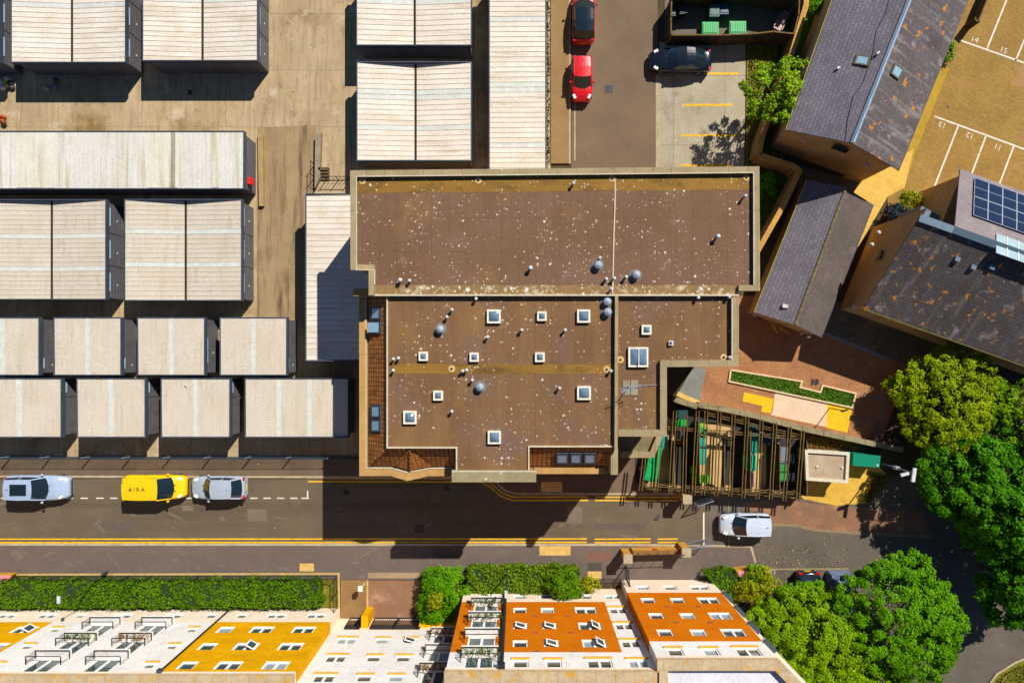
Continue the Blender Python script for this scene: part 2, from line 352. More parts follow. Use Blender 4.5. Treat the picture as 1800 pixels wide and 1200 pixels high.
sheet('buff_path', [(1500, 300), (1556, 292), (1606, 262), (1590, 330), (1560, 346), (1500, 448), (1440, 470), (1450, 330)], 0.012, m_path, 'bright buff paved path between slate roofed houses')
sheet('rear_paving', [(1400, 290), (1510, 320), (1460, 420), (1400, 330)], 0.016, m_slabs, 'grey paving behind the gable of the long slate house')
sheet('car_park_verge', [(1654, 116), (1668, 121), (1622, 236), (1606, 276), (1590, 326), (1578, 304)], 0.010, mat('mossy_gravel', C(190, 150, 40), C(160, 130, 34), sc=1.5, bump=0.3), 'mossy yellow edging strip along the car park')
# white bay lines and numbers
mb = MB()
lines = [((1685.5, 70.5), (1840, 125)), ((1734, 88), (1771, -4)), ((1785, 107), (1840, -22)), ((1642, 204.5), (1840, 277)), ((1684.5, 221), (1630, 360)), ((1733, 239), (1680, 380)), ((1782, 257), (1720, 420))]
for i, (a, b) in enumerate(lines): mb.poly(ribbon(P2([a, b]), 0.13)[0][0], 0.012 + 0.002 * (i % 2))
struct('bay_line', mb, m_white, 'white lines of the numbered parking bays')
for s, x, y, rz in (('14', 1713, 70, -20), ('15', 1764, 89, -20), ('13', 1656.5, 219.5, 160), ('12', 1705, 238, 160), ('11', 1754, 258, 160)):
    o = text_mesh('bay_number', s, 0.62, 0.003, m_white, P(x, y, 0.016), R(rz)); o['kind'] = 'structure'; o['label'] = 'white painted bay number %s on tan paving' % s
for s, x in (('130', 1356), ('130', 1411), ('181', 1467)):
    o = text_mesh('bay_number', s, 0.5, 0.003, m_white, P(x, 1004.5, 0.01), R(180)); o['kind'] = 'structure'; o['label'] = 'white painted bay number on the private road'
strip('private_bay_line', [(1330, 1000), (1492, 999)], 0.1, 0.008, mat('worn_line', C(170, 150, 104), C(140, 122, 84), sc=3), 'worn pale line in front of the private bays')
sheet('brick_strip', [(1392, 877), (1424, 884), (1620, 900), (1640, 940), (1530, 938), (1432, 930), (1400, 922), (1354, 920), (1300, 884)], 0.005, m_redbrick, 'worn red paving strip along the private road')
strip('brick_strip_edge', [(1350, 921), (1400, 923.5), (1432, 931), (1536, 939), (1640, 943)], 0.2, 0.010, mat('worn_edge', C(150, 128, 92), C(126, 108, 80), sc=2), 'pale worn edging of the red strip')
# north pavement of the street
slab('north_pavement', [(-120, 803), (1112, 803), (1200, 850), (1200, 866), (1180, 868), (908, 868), (890, 862), (874, 848), (860, 838), (-120, 836)], -0.05, 0.10, m_pave2, 'brown pavement along the mesh fence and the flat roofed block')
mb = MB()
for sgm in ribbon(P2([(-120, 837), (858, 838.5), (872, 848), (888, 862), (906, 867.5), (1192, 868)], .1), 0.16)[0]: mb.prism(sgm, -0.05, 0.106)
struct('north_kerb', mb, m_kerb, 'pale stone kerb of the north pavement')
slab('south_pavement', [(-120, 957), (1090, 958), (1324, 961), (1330, 990), (1332, 1022), (1250, 1024), (-120, 1010)], -0.05, 0.10, m_pave, 'grey tarmac pavement in front of the flats')
mb = MB()
for sgm in ribbon(P2([(-120, 956.5), (1090, 957), (1320, 960), (1328, 988)], .1), 0.16)[0]: mb.prism(sgm, -0.05, 0.106)
struct('south_kerb', mb, m_kerb, 'pale stone kerb of the south pavement')
# yellow lines
def dline(pts, off, name, label):
    mb = MB()
    for k in (-off, off):
        pp = P2(pts); _, out = ribbon(pp, 2 * abs(k)); n = len(pts); side = out[:n] if k > 0 else out[n:][::-1]
        for s in ribbon(side, 0.11)[0]: mb.poly(s, 0.008)
    return struct(name, mb, m_yel, label)
for a, b in ((-120, 1032), (1045, 1144), (1156, 1191)): dline([(a, 950.0), (b, 949.5)], 0.13, 'double_yellow_line', 'double yellow line along the south kerb')
dline([(541, 843), (790, 843.5), (846, 844), (862, 852), (882, 869), (902, 876), (1034, 876)], 0.13, 'double_yellow_line', 'double yellow line along the north kerb')
dline([(1046, 876), (1192, 876.5)], 0.13, 'double_yellow_line', 'short double yellow line before the gatepost')
mb = MB()
for x in (2, 115, 142, 169, 194, 326, 440, 463, 487, 510, 530): mb.poly(P2([(x, 874), (x + 13, 874), (x + 13, 876.2), (x, 876.2)]), 0.008)
mb.poly(P2([(539.5, 862), (542, 862), (542, 876), (539.5, 876)]), 0.01)
struct('road_marking', mb, m_white, 'dashed white line of the parking bay')
strip('road_joint', [(1237, 900), (1237, 958)], 0.12, 0.008, m_white, 'pale setts across the road at the gateposts')
strip('road_joint', [(1281, 880), (1281, 960)], 0.1, 0.009, mat('worn_line2', C(150, 132, 106)), 'second pale joint across the private road')
for px in ([(948, 958.5), (1003, 958.5), (1003, 975), (948, 975)],): sheet('tactile_paving', px, 0.105, m_tactb, 'buff tactile slabs at the crossing')
sheet('tactile_paving', [(951, 846), (988, 846), (988, 864), (951, 864)], 0.105, m_tactb, 'buff tactile slabs in the shade of the block')
for i, (x, y, sx, sy, mm) in enumerate(((1045, 1010, 24, 14, m_tactb), (1045, 995, 24, 14, m_patch), (1052, 977, 44, 15, m_rpatch), (540, 996, 25, 14, m_tactb), (1235, 1006.5, 8, 8, m_white))):
    sheet('paving_patch', [(x - sx / 2, y - sy / 2), (x + sx / 2, y - sy / 2), (x + sx / 2, y + sy / 2), (x - sx / 2, y + sy / 2)], 0.106 + .002 * (i % 2), mm, 'square repair slab in the pavement')
for i, (x, y, sx, sy, rz) in enumerate(((1070, 157, 14, 14, 0), (1433, 671, 0, 0, 0), (737, 928, 16, 14, 0), (610, 863, 0, 0, 0), (787, 857, 0, 0, 0), (1154, 908, 0, 0, 0), (1652, 1199, 12, 12, 0), (1666, 188, 4, 4, 0), (334, 163, 8, 8, 0))):
    mb = MB()
    if sx: mb.poly(P2([(x - sx / 2, y - sy / 2), (x + sx / 2, y - sy / 2), (x + sx / 2, y + sy / 2), (x - sx / 2, y + sy / 2)]), 0.014)
    else: mb.cyl(P(x, y, 0.009), P(x, y, 0.014), 0.27, n=20)
    o = mb.build('manhole_cover', m_iron); o['kind'] = 'structure'; o['label'] = 'iron cover set in the paving'
mb = MB()
random.seed(21)
for i in range(46):                                            # scuffs and patched streaks on the carriageway
    x, y = random.uniform(0, 1230), random.choice([random.uniform(880, 945), random.uniform(962, 1000)]); z = 0.005 if y < 955 else 0.104
    l, a = random.uniform(5, 22), random.uniform(-0.9, 0.9); d = Vector((l * math.cos(a), l * math.sin(a))); n = Vector((-d.y, d.x)).normalized() * random.uniform(1, 3.2)
    pts = [(x - d.x, y - d.y), (x - d.x * .4 + n.x, y - d.y * .4 + n.y), (x + d.x * .5 + n.x * .8, y + d.y * .5 + n.y * .8), (x + d.x, y + d.y), (x + d.x * .3 - n.x, y + d.y * .3 - n.y), (x - d.x * .5 - n.x * .7, y - d.y * .5 - n.y * .7)]
    mb.poly(P2(pts), z + i * 0.00002)
struct('road_scuff', mb, mat('scuffed_tarmac', C(120, 106, 92), C(102, 92, 82), sc=1.5), 'pale scuffs on the road and pavement')
for i, (x, y, sx, sy) in enumerate(((210, 925, 60, 16), (452, 905, 34, 22), (1090, 925, 90, 12), (1010, 905, 26, 30), (640, 925, 120, 10), (330, 893, 20, 10))):
    sheet('road_patch', [(x - sx / 2, y - sy / 2), (x + sx / 2, y - sy / 2 + 1), (x + sx / 2, y + sy / 2), (x - sx / 2, y + sy / 2 - 1)], 0.003 + .0003 * i, mat('trench_patch_%d' % (i % 2), (C(98, 88, 76), C(120, 106, 90))[i % 2], (C(88, 78, 68), C(108, 96, 80))[i % 2], sc=.8, bump=.15), 'patched trench in the road surface')
# gardens, drive and entry
sheet('front_lawn', [(-120, 1008), (596, 1008), (596, 1076), (-120, 1076)], 0.03, m_grassd, 'mown strip of grass behind the railings')
strip('lawn_edging', [(-120, 1009), (596, 1007), (597, 1074)], 0.16, 0.12, mat('buff_edging', C(206, 172, 104), C(176, 140, 80), sc=2), 'buff stone edging of the front lawn')
sheet('entry_path', [(599, 1006), (645, 1006), (645, 1112), (599, 1112)], 0.035, m_entry, 'brown tarmac entry path to the flats')
sheet('drive', [(647, 1005), (740, 1005), (740, 1112), (647, 1112)], 0.032, m_drive, 'red brown drive leading to the gates')
sheet('drive_crossover', [(647, 1005), (738, 1005), (738, 1015), (647, 1015)], 0.107, mat('crossover', C(168, 140, 104), C(146, 120, 92), sc=0.8), 'paler tarmac where the drive meets the pavement')
strip('drive_edging', [(646, 1006), (646, 1098)], 0.14, 0.05, mat('buff_edging', C(206, 172, 104)), 'buff edging between path and drive')
sheet('planting_bed', [(742, 1003), (1092, 1003), (1092, 1046), (742, 1098)], 0.03, m_dark, 'earth bed under the hedge')
sheet('yellow_paving', [(1408, 876), (1412, 845), (1520, 800), (1556, 830), (1526, 884), (1470, 888)], 0.012, mat('yellow_paving', C(222, 178, 70), C(200, 152, 56), sc=0.7, bump=0.2, spots=[(C(160, 128, 60), 1.2, 0.58, 0.72)]), 'yellow worn paving beside the beige hut')
sheet('substation_bed', [(1412, 752), (1590, 790), (1600, 830), (1560, 838), (1412, 846)], 0.008, m_dark, 'bare earth behind the beige hut')
sheet('verge_grass', [(1518, 876), (1526, 828), (1548, 830), (1564, 838), (1524, 888)], 0.018, m_grassd, 'small patch of grass beside the path to the lamp post')
sheet('verge_path', [(1524, 888), (1566, 838), (1640, 820), (1660, 906)], 0.016, m_slabs, 'grey concrete path under the lamp post')
sheet('corner_lawn', [(1735, 1206), (1752, 1184), (1784, 1164), (1870, 1130), (1900, 1300), (1720, 1300)], 0.02, m_grassd, 'grass corner beyond the curved kerb')
strip('corner_kerb', [(1733, 1208), (1751, 1183), (1783, 1163), (1870, 1129)], 0.15, 0.10, m_kerb, 'curved kerb of the grass corner')
sheet('side_lawn', [(1313, 80), (1366, 78), (1366, 300), (1310, 300)], 0.02, m_grassd, 'lawn strip beside the concrete bays')
sheet('back_garden', [(1404, -80), (1470, -80), (1460, 20), (1385, 235), (1340, 290)], 0.014, m_grass, 'shaded grass between brick wall and slate house')
sheet('corner_garden', [(1330, 290), (1400, 300), (1336, 440), (1330, 430)], 0.024, m_grass, 'grass triangle behind the flat roofed block')
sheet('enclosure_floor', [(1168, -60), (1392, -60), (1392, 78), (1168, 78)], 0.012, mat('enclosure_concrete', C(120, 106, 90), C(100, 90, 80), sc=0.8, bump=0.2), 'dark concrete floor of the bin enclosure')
sheet('bin_store_floor', [(1110, 742), (1180, 735), (1412, 770), (1402, 868), (1124, 852)], 0.108, mat('bin_store_concrete', C(206, 170, 112), C(184, 146, 94), sc=0.8, bump=0.15), 'tan concrete floor under the timber pergola')
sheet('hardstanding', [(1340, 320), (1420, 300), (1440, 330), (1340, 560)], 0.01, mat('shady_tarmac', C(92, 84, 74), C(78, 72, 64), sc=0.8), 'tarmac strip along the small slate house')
# raised bed of grass with white edging in the courtyard
bed = [(1281, 652), (1283, 669), (1498, 714), (1504, 692), (1447, 678), (1443, 690), (1405, 681), (1409, 669)]
bed = [(1284, 650), (1281, 670), (1497, 716), (1503, 691), (1445, 677), (1441, 689), (1405, 680), (1409, 670)]
mb = MB()
for sgm in ribbon(P2(bed + [bed[0]]), 0.12)[0]: mb.prism(sgm, 0, 0.14)
struct('bed_edging', mb, mat('white_edging', C(232, 204, 160), C(214, 184, 140), sc=2), 'pale edging round the courtyard grass')
sheet('courtyard_grass', bed, 0.06, m_grass, 'stepped grass bed in the courtyard')
sheet('tactile_paving', [(1308, 689), (1361, 701), (1357, 726), (1338, 723), (1340, 713), (1305.5, 705)], 0.012, m_tact, 'bright yellow tactile slabs west of the pale ramp')
sheet('tactile_paving', [(1454, 709), (1498.5, 716), (1489, 760), (1452.5, 751)], 0.014, m_tact, 'bright yellow tactile slabs east of the pale ramp')
sheet('pale_landing', [(1363, 687), (1454, 708), (1453, 750), (1355, 729)], 0.012, mat('pale_concrete', C(228, 196, 164), C(212, 178, 146), sc=0.6), 'pale concrete landing between yellow slabs')
sheet('metal_ramp', [(1217, 646), (1242, 646), (1229, 706), (1192, 690)], 0.03, mat('ribbed_grey', C(132, 134, 124), C(116, 116, 104), sc=0.7), 'grey sloping slab beside the block')
sheet('ramp_step', [(1192, 688), (1229, 704), (1227, 712), (1188, 695)], 0.12, m_tactb, 'buff step at the foot of the grey slab')
strip('drain_channel', [(1503, 691), (1556, 703)], 0.08, 0.012, mat('grey_kerb', C(140, 140, 146)), 'grey channel across the courtyard')
strip('drain_channel', [(1562, 680), (1541, 776)], 0.08, 0.016, mat('grey_kerb', C(140, 140, 146)), 'grey channel at the courtyard edge')
mb = MB(); mb.cyl(P(1426, 671, 0.012), P(1426, 671, 0.016), 0.26, n=20); o = mb.build('manhole_cover', m_iron); o['kind'] = 'structure'; o['label'] = 'round iron cover in the red courtyard'

def grass(name, px, z, dens, size, m, seed, label):
    q, r = scatter(P2(px), dens, seed); n = len(q)
    nr = r.normal(size=(n, 3)); nr[:, 2] = np.abs(nr[:, 2]) * 0.6 + 0.3
    o = leaves(name, np.column_stack([q, z + r.uniform(0.01, 0.07, n)]), nr, size, m, seed=seed)
    tag(o, label, 'grass', kind='stuff'); return o
lg = leafmat('grass_blades', C(116, 146, 30), C(62, 92, 12), C(176, 178, 60))
lgd = leafmat('dry_blades', C(142, 134, 40), C(84, 88, 20), C(190, 160, 80))
grass('grass', [(-60, 1012), (594, 1012), (594, 1070), (-60, 1070)], 0.03, 40, 0.16, lgd, 1, 'short grass blades of the front lawn')
grass('grass', bed, 0.06, 220, 0.14, lg, 2, 'grass blades of the courtyard bed')
grass('grass', [(1316, 82), (1362, 80), (1362, 298), (1313, 298)], 0.02, 120, 0.15, lgd, 3, 'grass blades beside the concrete bays')
grass('grass', [(1742, 1206), (1756, 1188), (1790, 1168), (1850, 1145), (1850, 1230), (1740, 1230)], 0.02, 120, 0.16, lgd, 4, 'grass blades of the road corner')
grass('grass', [(1416, 756), (1500, 772), (1500, 790), (1414, 788)], 0.02, 150, 0.2, leafmat('straw', C(176, 132, 50), C(84, 66, 26), C(200, 170, 90)), 5, 'dry tussocks behind the beige hut')
grass('grass', [(1520, 874), (1528, 832), (1560, 838), (1526, 884)], 0.02, 160, 0.2, leafmat('straw', C(176, 132, 50), C(84, 66, 26)), 6, 'rough grass beside the yellow paving')
grass('grass', [(1332, 296), (1394, 304), (1350, 400), (1334, 430)], 0.03, 120, 0.18, lg, 7, 'grass blades behind the flat roofed block')
grass('leaf_litter', [(1340, 955), (1490, 950), (1490, 1000), (1400, 1040), (1340, 1040)], 0.006, 14, 0.12, leafmat('fallen_leaves', C(206, 180, 100), C(150, 120, 60), trans=0.0), 8, 'fallen pale leaves on the private road')
grass('weeds', [(960, -60), (966, -60), (966, 290), (960, 290)], 0.01, 60, 0.2, lgd, 9, 'weeds along the fence by the parked red cars')
# ------------------------------------------------------------------ the flat roofed block in the middle
drop = ('v', C(234, 222, 196), 2.6, 0.08, 0.22, 0.62); drop2 = ('v', C(208, 192, 164), 5.0, 0.12, 0.32, 0.5)
m_felt = mat('roof_felt', C(122, 92, 74), C(112, 80, 52), sc=0.28, bump=0.1, brick=dict(w=1.1, h=2.15, m=0.014, v=0.05, mc=0.72, off=0.0),
             streak=(C(110, 82, 54), 0.7, 0.16, 0.52, 0.7), spots=[(C(132, 98, 58), 0.22, 0.56, 0.7), (C(142, 120, 108), 0.9, 0.6, 0.8), drop, drop2])
m_felt2 = mat('roof_felt_low', C(126, 92, 60), C(112, 80, 50), sc=0.28, bump=0.1, brick=dict(w=1.05, h=9.0, m=0.014, v=0.05, mc=0.72, off=0.0),
             streak=(C(136, 100, 58), 0.8, 0.14, 0.48, 0.7), spots=[(C(116, 88, 74), 0.22, 0.52, 0.66), (C(136, 100, 52), 0.4, 0.6, 0.75), drop, drop2])
m_moss = mat('mossy_felt', C(150, 110, 40), C(128, 92, 36), sc=0.5, bump=0.15, streak=(C(100, 74, 30), 0.5, 1.2, 0.5, 0.7), spots=[(C(96, 70, 28), 0.8, 0.62, 0.78), drop, drop2])
m_guano = mat('stained_felt', C(150, 118, 74), C(132, 100, 58), sc=0.6, bump=0.15, spots=[(C(206, 190, 158), 1.6, .54, .68), ('v', C(242, 234, 214), 2.4, 0.12, 0.38, 0.7), ('v', C(242, 234, 214), 5.0, 0.12, 0.36, 0.6)])
m_cop = mat('coping_stone', C(176, 154, 112), C(152, 132, 94), sc=0.8, bump=0.2, spots=[('v', C(226, 216, 186), 3.0, 0.06, 0.16, 0.3), (C(124, 108, 80), 1.6, 0.62, 0.75)], brick=dict(w=1.2, h=9, m=0.02, v=0.06, mc=0.6))
m_copy = mat('coping_buff', C(192, 150, 88), C(172, 130, 74), sc=0.8, bump=0.15, brick=dict(w=1.5, h=9, m=0.015, v=0.05, mc=0.7))
m_coplic = mat('coping_lichen', C(162, 146, 110), C(140, 126, 92), sc=1.5, bump=0.2, spots=[('v', C(240, 234, 212), 3.2, 0.12, 0.3, 0.6), ('v', C(236, 226, 190), 6.0, 0.1, 0.25, 0.4)])
m_edge = mat('edge_trim', C(214, 200, 168), C(190, 176, 146), sc=1.5)
m_pantile = mat('clay_pantile', C(196, 124, 56), C(164, 96, 42), sc=0.9, bump=0.6, brick=dict(w=0.3, h=0.27, m=0.035, v=0.18, mc=0.28, off=0.0), spots=[(C(110, 62, 30), 1.8, 0.58, 0.72), (C(196, 140, 62), 1.2, 0.62, 0.75)])
m_brickw = mat('buff_brick', C(178, 140, 88), C(158, 120, 72), sc=1.0, bump=0.2, brick=dict(w=0.225, h=0.075, m=0.008, v=0.14, mc=0.8))
m_grey = mat('grey_metal', C(168, 176, 186), C(140, 148, 158), sc=3, rough=0.5)
m_ball = mat('vent_cap_white', C(214, 216, 214), C(180, 182, 180), sc=4, rough=0.5)
m_disc = mat('drain_collar', C(216, 176, 120), C(196, 156, 100), sc=3)
m_wframe = mat('white_frame', C(240, 232, 208), C(220, 212, 190), sc=3, rough=0.5)
m_dglass = glass('skylight_glass', C(104, 126, 144), 0.12)
m_bglass = glass('dark_glass', C(30, 44, 58), 0.05)
m_rglass = glass('roof_window_glass', C(150, 184, 200), 0.2)
m_lead = mat('lead_flashing', C(110, 128, 142), C(88, 106, 120), sc=1.5, rough=0.6)
m_black = plain('black_plastic', C(36, 38, 42)); m_dgrey = mat('dark_grey_metal', C(66, 76, 86), C(54, 62, 72), sc=2, rough=0.6)
Z0, Z1 = 9.5, 9.8
blk = thing('flat_roofed_block', 'large brown flat roofed block with skylights, vents and strips of clay tiles', 'building', P(900, 540, 0))
mb = MB()
mb.prism(P2([(622, 306), (1329, 299), (1330, 505), (1296, 507), (1296, 517), (654, 517), (654, 471), (622, 469)], 10), 0, 9.7)
mb.prism(P2([(634, 522), (1086, 522), (1086, 832), (634, 832)], 8), 0, 7.93)
mb.prism(P2([(681, 523), (1082, 523), (1082, 787), (681, 787)], 9.5), 7.93, 9.44)
mb.prism(P2([(804, 780), (928, 780), (928, 829), (804, 829)], 9.5), 7.93, 9.42)
mb.prism(P2([(800, 831), (938, 831), (938, 843), (800, 843)], 9.7), 0, 9.2)
mb.prism(P2([(1086.5, 522), (1296, 522), (1296, 641), (1170, 641), (1170, 764), (1086.5, 764)], 9.7), 0, 9.43)
mb.build('wall', m_brickw, blk)
MB().poly(P2([(624, 306), (1330, 299), (1330, 508), (1296, 508), (1296, 502), (654, 502), (654, 470), (624, 468)], Z1), Z1).build('flat_roof', m_felt, blk)
MB().poly(P2([(654, 501), (1297, 501), (1297, 518), (654, 518)], Z1), Z1 + 0.006).build('roof_gutter_strip', m_guano, blk)
MB().poly(P2([(626, 310), (1328, 304), (1328, 333.5), (626, 339.5)], Z1), Z1 + 0.005).build('roof_gutter_strip', m_moss, blk)
MB().poly(P2([(680, 521), (1082, 521), (1082, 786), (929, 786), (929, 829), (803, 829), (803, 787), (680, 787)], Z0), Z0).build('flat_roof', m_felt2, blk)
MB().poly(P2([(1086, 520), (1292, 520), (1292, 638), (1166, 638), (1166, 760), (1086, 760)], Z0), Z0 + 0.004).build('flat_roof', m_felt2, blk)
MB().poly(P2([(692, 639), (1078, 640), (1078, 657), (692, 656)], Z0), Z0 + 0.006).build('roof_gutter_strip', m_moss, blk)
def copings(name, px, z, wd, h, m, n=1):
    mb = MB()
    for s in ribbon(P2(px, z), wd)[0]: mb.prism(s, z - h, z, bottom=True)
    return mb.build(name, m, blk)
copings('coping', [(653, 519), (653, 470), (621, 469.5), (620.5, 304.5), (1330, 297.5), (1331, 506), (1299, 506)], 10.08, 0.36, 0.3, m_cop)
copings('coping_edge', [(658.5, 500), (658.5, 474.5), (626.5, 474), (626.3, 310), (1325, 303.3), (1325.5, 500)], 10.1, 0.06, 0.08, m_edge)
copings('roof_edge', [(654, 518.6), (1299, 518.6)], 9.9, 0.1, 0.4, m_edge)
copings('roof_edge', [(680.5, 522), (680.5, 786.5), (802.5, 786.5), (802.5, 828)], 9.62, 0.09, 0.2, m_edge)
copings('roof_edge', [(929.5, 828), (929.5, 784.5), (1080, 784.5)], 9.62, 0.09, 0.2, m_edge)
copings('coping', [(1084, 520), (1083.5, 700), (1083, 792)], 9.88, 0.2, 0.45, m_cop)
copings('roof_seam', [(1081, 314), (1081.5, 345), (1079, 420), (1077, 519)], 9.86, 0.08, 0.06, m_edge)
copings('coping', [(1080, 788), (1080, 834)], 9.2, 0.46, 1.4, m_cop)
copings('coping', [(1293, 521), (1293, 638), (1166.5, 639), (1166.5, 761), (1087, 761)], 9.84, 0.42, 0.36, m_cop)
copings('coping_edge', [(1287, 524), (1287, 633)], 9.86, 0.06, 0.08, m_edge)
copings('coping', [(638, 522), (638, 829.5), (688, 829.5), (716, 838), (752, 830), (796, 829.5)], 8.08, 0.5, 0.35, m_copy)
copings('coping_edge', [(643, 524), (643, 822), (687, 822), (716, 830), (752, 823), (796, 822)], 8.12, 0.07, 0.2, m_edge)
copings('coping', [(621, 513.5), (652, 513.5)], 8.3, 0.5, 0.4, m_copy)
copings('coping', [(939, 827), (1063, 827)], 8.08, 0.42, 0.35, m_copy)
copings('coping', [(794, 837), (942.5, 837)], 9.88, 0.72, 0.5, m_coplic)
copings('coping_edge', [(794, 828.3), (942.5, 828.3)], 9.91, 0.08, 0.1, m_edge)
for s in ('west', 'front', 'east'):                            # tile strips below the roof edge
    if s == 'west': q = [P(649, 521, 8.1), P(649, 819, 8.1), P(681, 787, 9.42), P(681, 521, 9.42)]
    elif s == 'front': q = [P(649, 819, 8.1), P(799, 819, 8.1), P(799, 787, 9.42), P(681, 787, 9.42)]
    else: q = [P(931, 819, 8.1), P(1077, 819, 8.1), P(1077, 786, 9.42), P(931, 786, 9.42)]
    MB().quad(*q).build('tiled_roof', m_pantile, blk)
mb = MB(); A, B_, D_, E_ = P(720.5, 789.5, 9.38), P(695, 819, 8.2), P(720.5, 827, 8.16), P(759, 819, 8.2)
mb.add([A, B_, D_, E_], [(0, 1, 2), (0, 2, 3)]); mb.build('bay_roof', mat('clay_pantile_sunny', C(206, 132, 60), C(180, 108, 46), sc=1, bump=0.5, brick=dict(w=0.3, h=0.27, m=0.03, v=0.12, mc=0.4, off=0.0)), blk)  # brighter copy of the pantile, sunlight put into its colour
for a, b in ((A, B_), (A, D_), (P(681, 787, 9.42), P(649, 819, 8.1))):
    mb = MB(); n = 9
    for i in range(n): mb.cyl(a.lerp(b, i / n), a.lerp(b, (i + .92) / n), 0.075, 0.085, 8)
    mb.build('hip_tile', m_pantile, blk)
def skylight(x, y, w, h=None, z=Z0, bars=0):
    h = h or w; k = (H - z - .2) / F; c = P(x, y, z + .2); w *= k; h *= k
    mb = MB(); t = 0.11
    for dx, dy, sx, sy in ((-w / 2 + t / 2, 0, t, h), (w / 2 - t / 2, 0, t, h), (0, h / 2 - t / 2, w - 2 * t, t), (0, -h / 2 + t / 2, w - 2 * t, t)):
        mb.box(c + Vector((dx, dy, -0.08)), (sx, sy, 0.24))
    fr = mb.build('skylight', m_wframe, blk)
    a, b = w / 2 - t, h / 2 - t; mb = MB(); n = 6
    for xx in range(n):
        for yy in range(n):
            def q(i, j):
                u, v = i / n * 2 - 1, j / n * 2 - 1; return c + Vector((u * a, v * b, 0.02 + 0.16 * (1 - abs(u) ** 2.5) * (1 - abs(v) ** 2.5)))
            mb.quad(q(xx, yy), q(xx + 1, yy), q(xx + 1, yy + 1), q(xx, yy + 1))
    mb.build('dome', m_dglass, fr, smooth=True)
    if bars: mb = MB(); mb.beam(c + Vector((0, -b, .21)), c + Vector((0, b, .21)), 0.05, 0.05); mb.build('glazing_bar', m_wframe, fr)
for x, y, s in ((868, 556, 24), (952.5, 555.5, 16.5), (1026, 555.5, 23), (744, 626, 16), (833.5, 627.5, 16), (949, 627.5, 17), (770, 695, 17), (720.5, 733.5, 23), (869, 768.5, 23), (1026.5, 690.5, 24), (1136.5, 579.5, 17)): skylight(x, y, s)
skylight(1122, 627.5, 35, bars=1)
def vent(x, y, z=Z0, h=0.42, r=0.085):
    mb = MB(); c = P(x, y, z + h) - Vector((0, 0, h))
    mb.cyl(c, c + Vector((0, 0, h * .8)), r * .75, n=10); v = mb.build('roof_vent', m_grey, blk)
    mb = MB(); mb.lathe(c + Vector((0, 0, h * .8)), [(r * 1.15, 0), (r * 1.35, r * .5), (r * 1.1, r * 1.2), (r * .5, r * 1.6), (0.005, r * 1.7)], 12); mb.build('vent_cap', m_ball, v, smooth=True)
def cowl(x, y, z=Z0):
    mb = MB(); c = P(x, y, z); mb.lathe(c, [(0.42, 0.004), (0.42, 0.02), (0.3, 0.05), (0.2, 0.1), (0.2, 0.32)], 18)
    v = mb.build('cowl_vent', mat('grey_felt_collar', C(128, 118, 104), C(108, 100, 90), sc=3), blk)
    mb = MB(); mb.lathe(c + Vector((0, 0, .32)), [(0.25, 0), (0.27, 0.04), (0.2, 0.12), (0.1, 0.15), (0.05, 0.2), (0.01, 0.21)], 16); mb.build('vent_cap', m_grey, v, smooth=True)
def drain(x, y, z=Z0):
    mb = MB(); c = P(x, y, z); mb.lathe(c, [(0.23, 0.012), (0.21, 0.03), (0.09, 0.03)], 18); v = mb.build('roof_drain', m_disc, blk)
    mb = MB(); mb.lathe(c, [(0.07, 0.03), (0.07, 0.08), (0.04, 0.1)], 10); mb.build('drain_guard', m_black, v)
for x, y in ((836.5, 525), (794, 544), (785.5, 557), (857, 592), (917, 580), (691, 631), (700, 629.5), (691, 651), (813, 652), (820, 650.5), (830, 668), (794, 723), (993.5, 580), (1074, 652), (983.5, 682), (1228, 523), (1282.5, 522), (1283, 628)): vent(x, y)
for x, y in ((703, 492), (719.5, 493), (932.5, 471), (1008, 322), (1311, 344), (1263, 415), (1054.5, 453), (1066, 490), (1080, 489), (1101, 486.5), (1075, 507.5)): vent(x, y, Z1, 0.5 if x > 1200 else .42, .11 if x in (1263, 703, 932.5) else .085)
for x, y in ((774.5, 579), (844, 680), (1066.5, 531), (1067, 549)): cowl(x, y)
for x, y in ((1050.5, 467), (1117, 484)): cowl(x, y, Z1)
for x, y in ((794, 648), (1066.5, 649), (1272, 628), (1090.5, 632)): drain(x, y)
for x, y in ((637, 318), (841, 317), (1076, 314), (1312, 312)): drain(x, y, Z1)
c = P(1178.5, 603, Z0); mb = MB().box(c + Vector((0, 0, .1)), (.3, .3, .2)); v = mb.build('square_vent', m_ball, blk)
MB().box(c + Vector((-.03, .0, .215)), (.14, .16, .03)).build('vent_opening', m_black, v)
# aerial on paving slabs
mb = MB()
for x, y in ((1101, 674), (1115, 674), (1101, 688), (1115, 688)): mb.box(P(x, y, Z0 + .03), (.45, .45, .06))
ped = mb.build('aerial_slab', mat('paver', C(160, 146, 120), C(134, 122, 100), sc=1.5), blk)
mb = MB(); b = P(1104, 680, Z0); tip = b + Vector((0.05, 0, 1.5)); mb.cyl(b, tip, 0.035); mb.cyl(tip + Vector((-.7, -.25, -.05)), tip + Vector((.5, .2, -.05)), 0.022)
for i in range(8): q = tip + Vector((-.65 + i * .15, -.23 + i * .055, -.03)); mb.cyl(q + Vector((-.09, .26, 0)), q + Vector((.09, -.26, 0)), 0.012, n=6)
mb.cyl(b + Vector((0, .02, .05)), P(1155, 676, Z0 + .05), 0.02); mb.cyl(tip + Vector((0, 0, -.3)), P(1086, 686, Z0 + .4), 0.015)
mb.build('aerial', m_grey, blk)
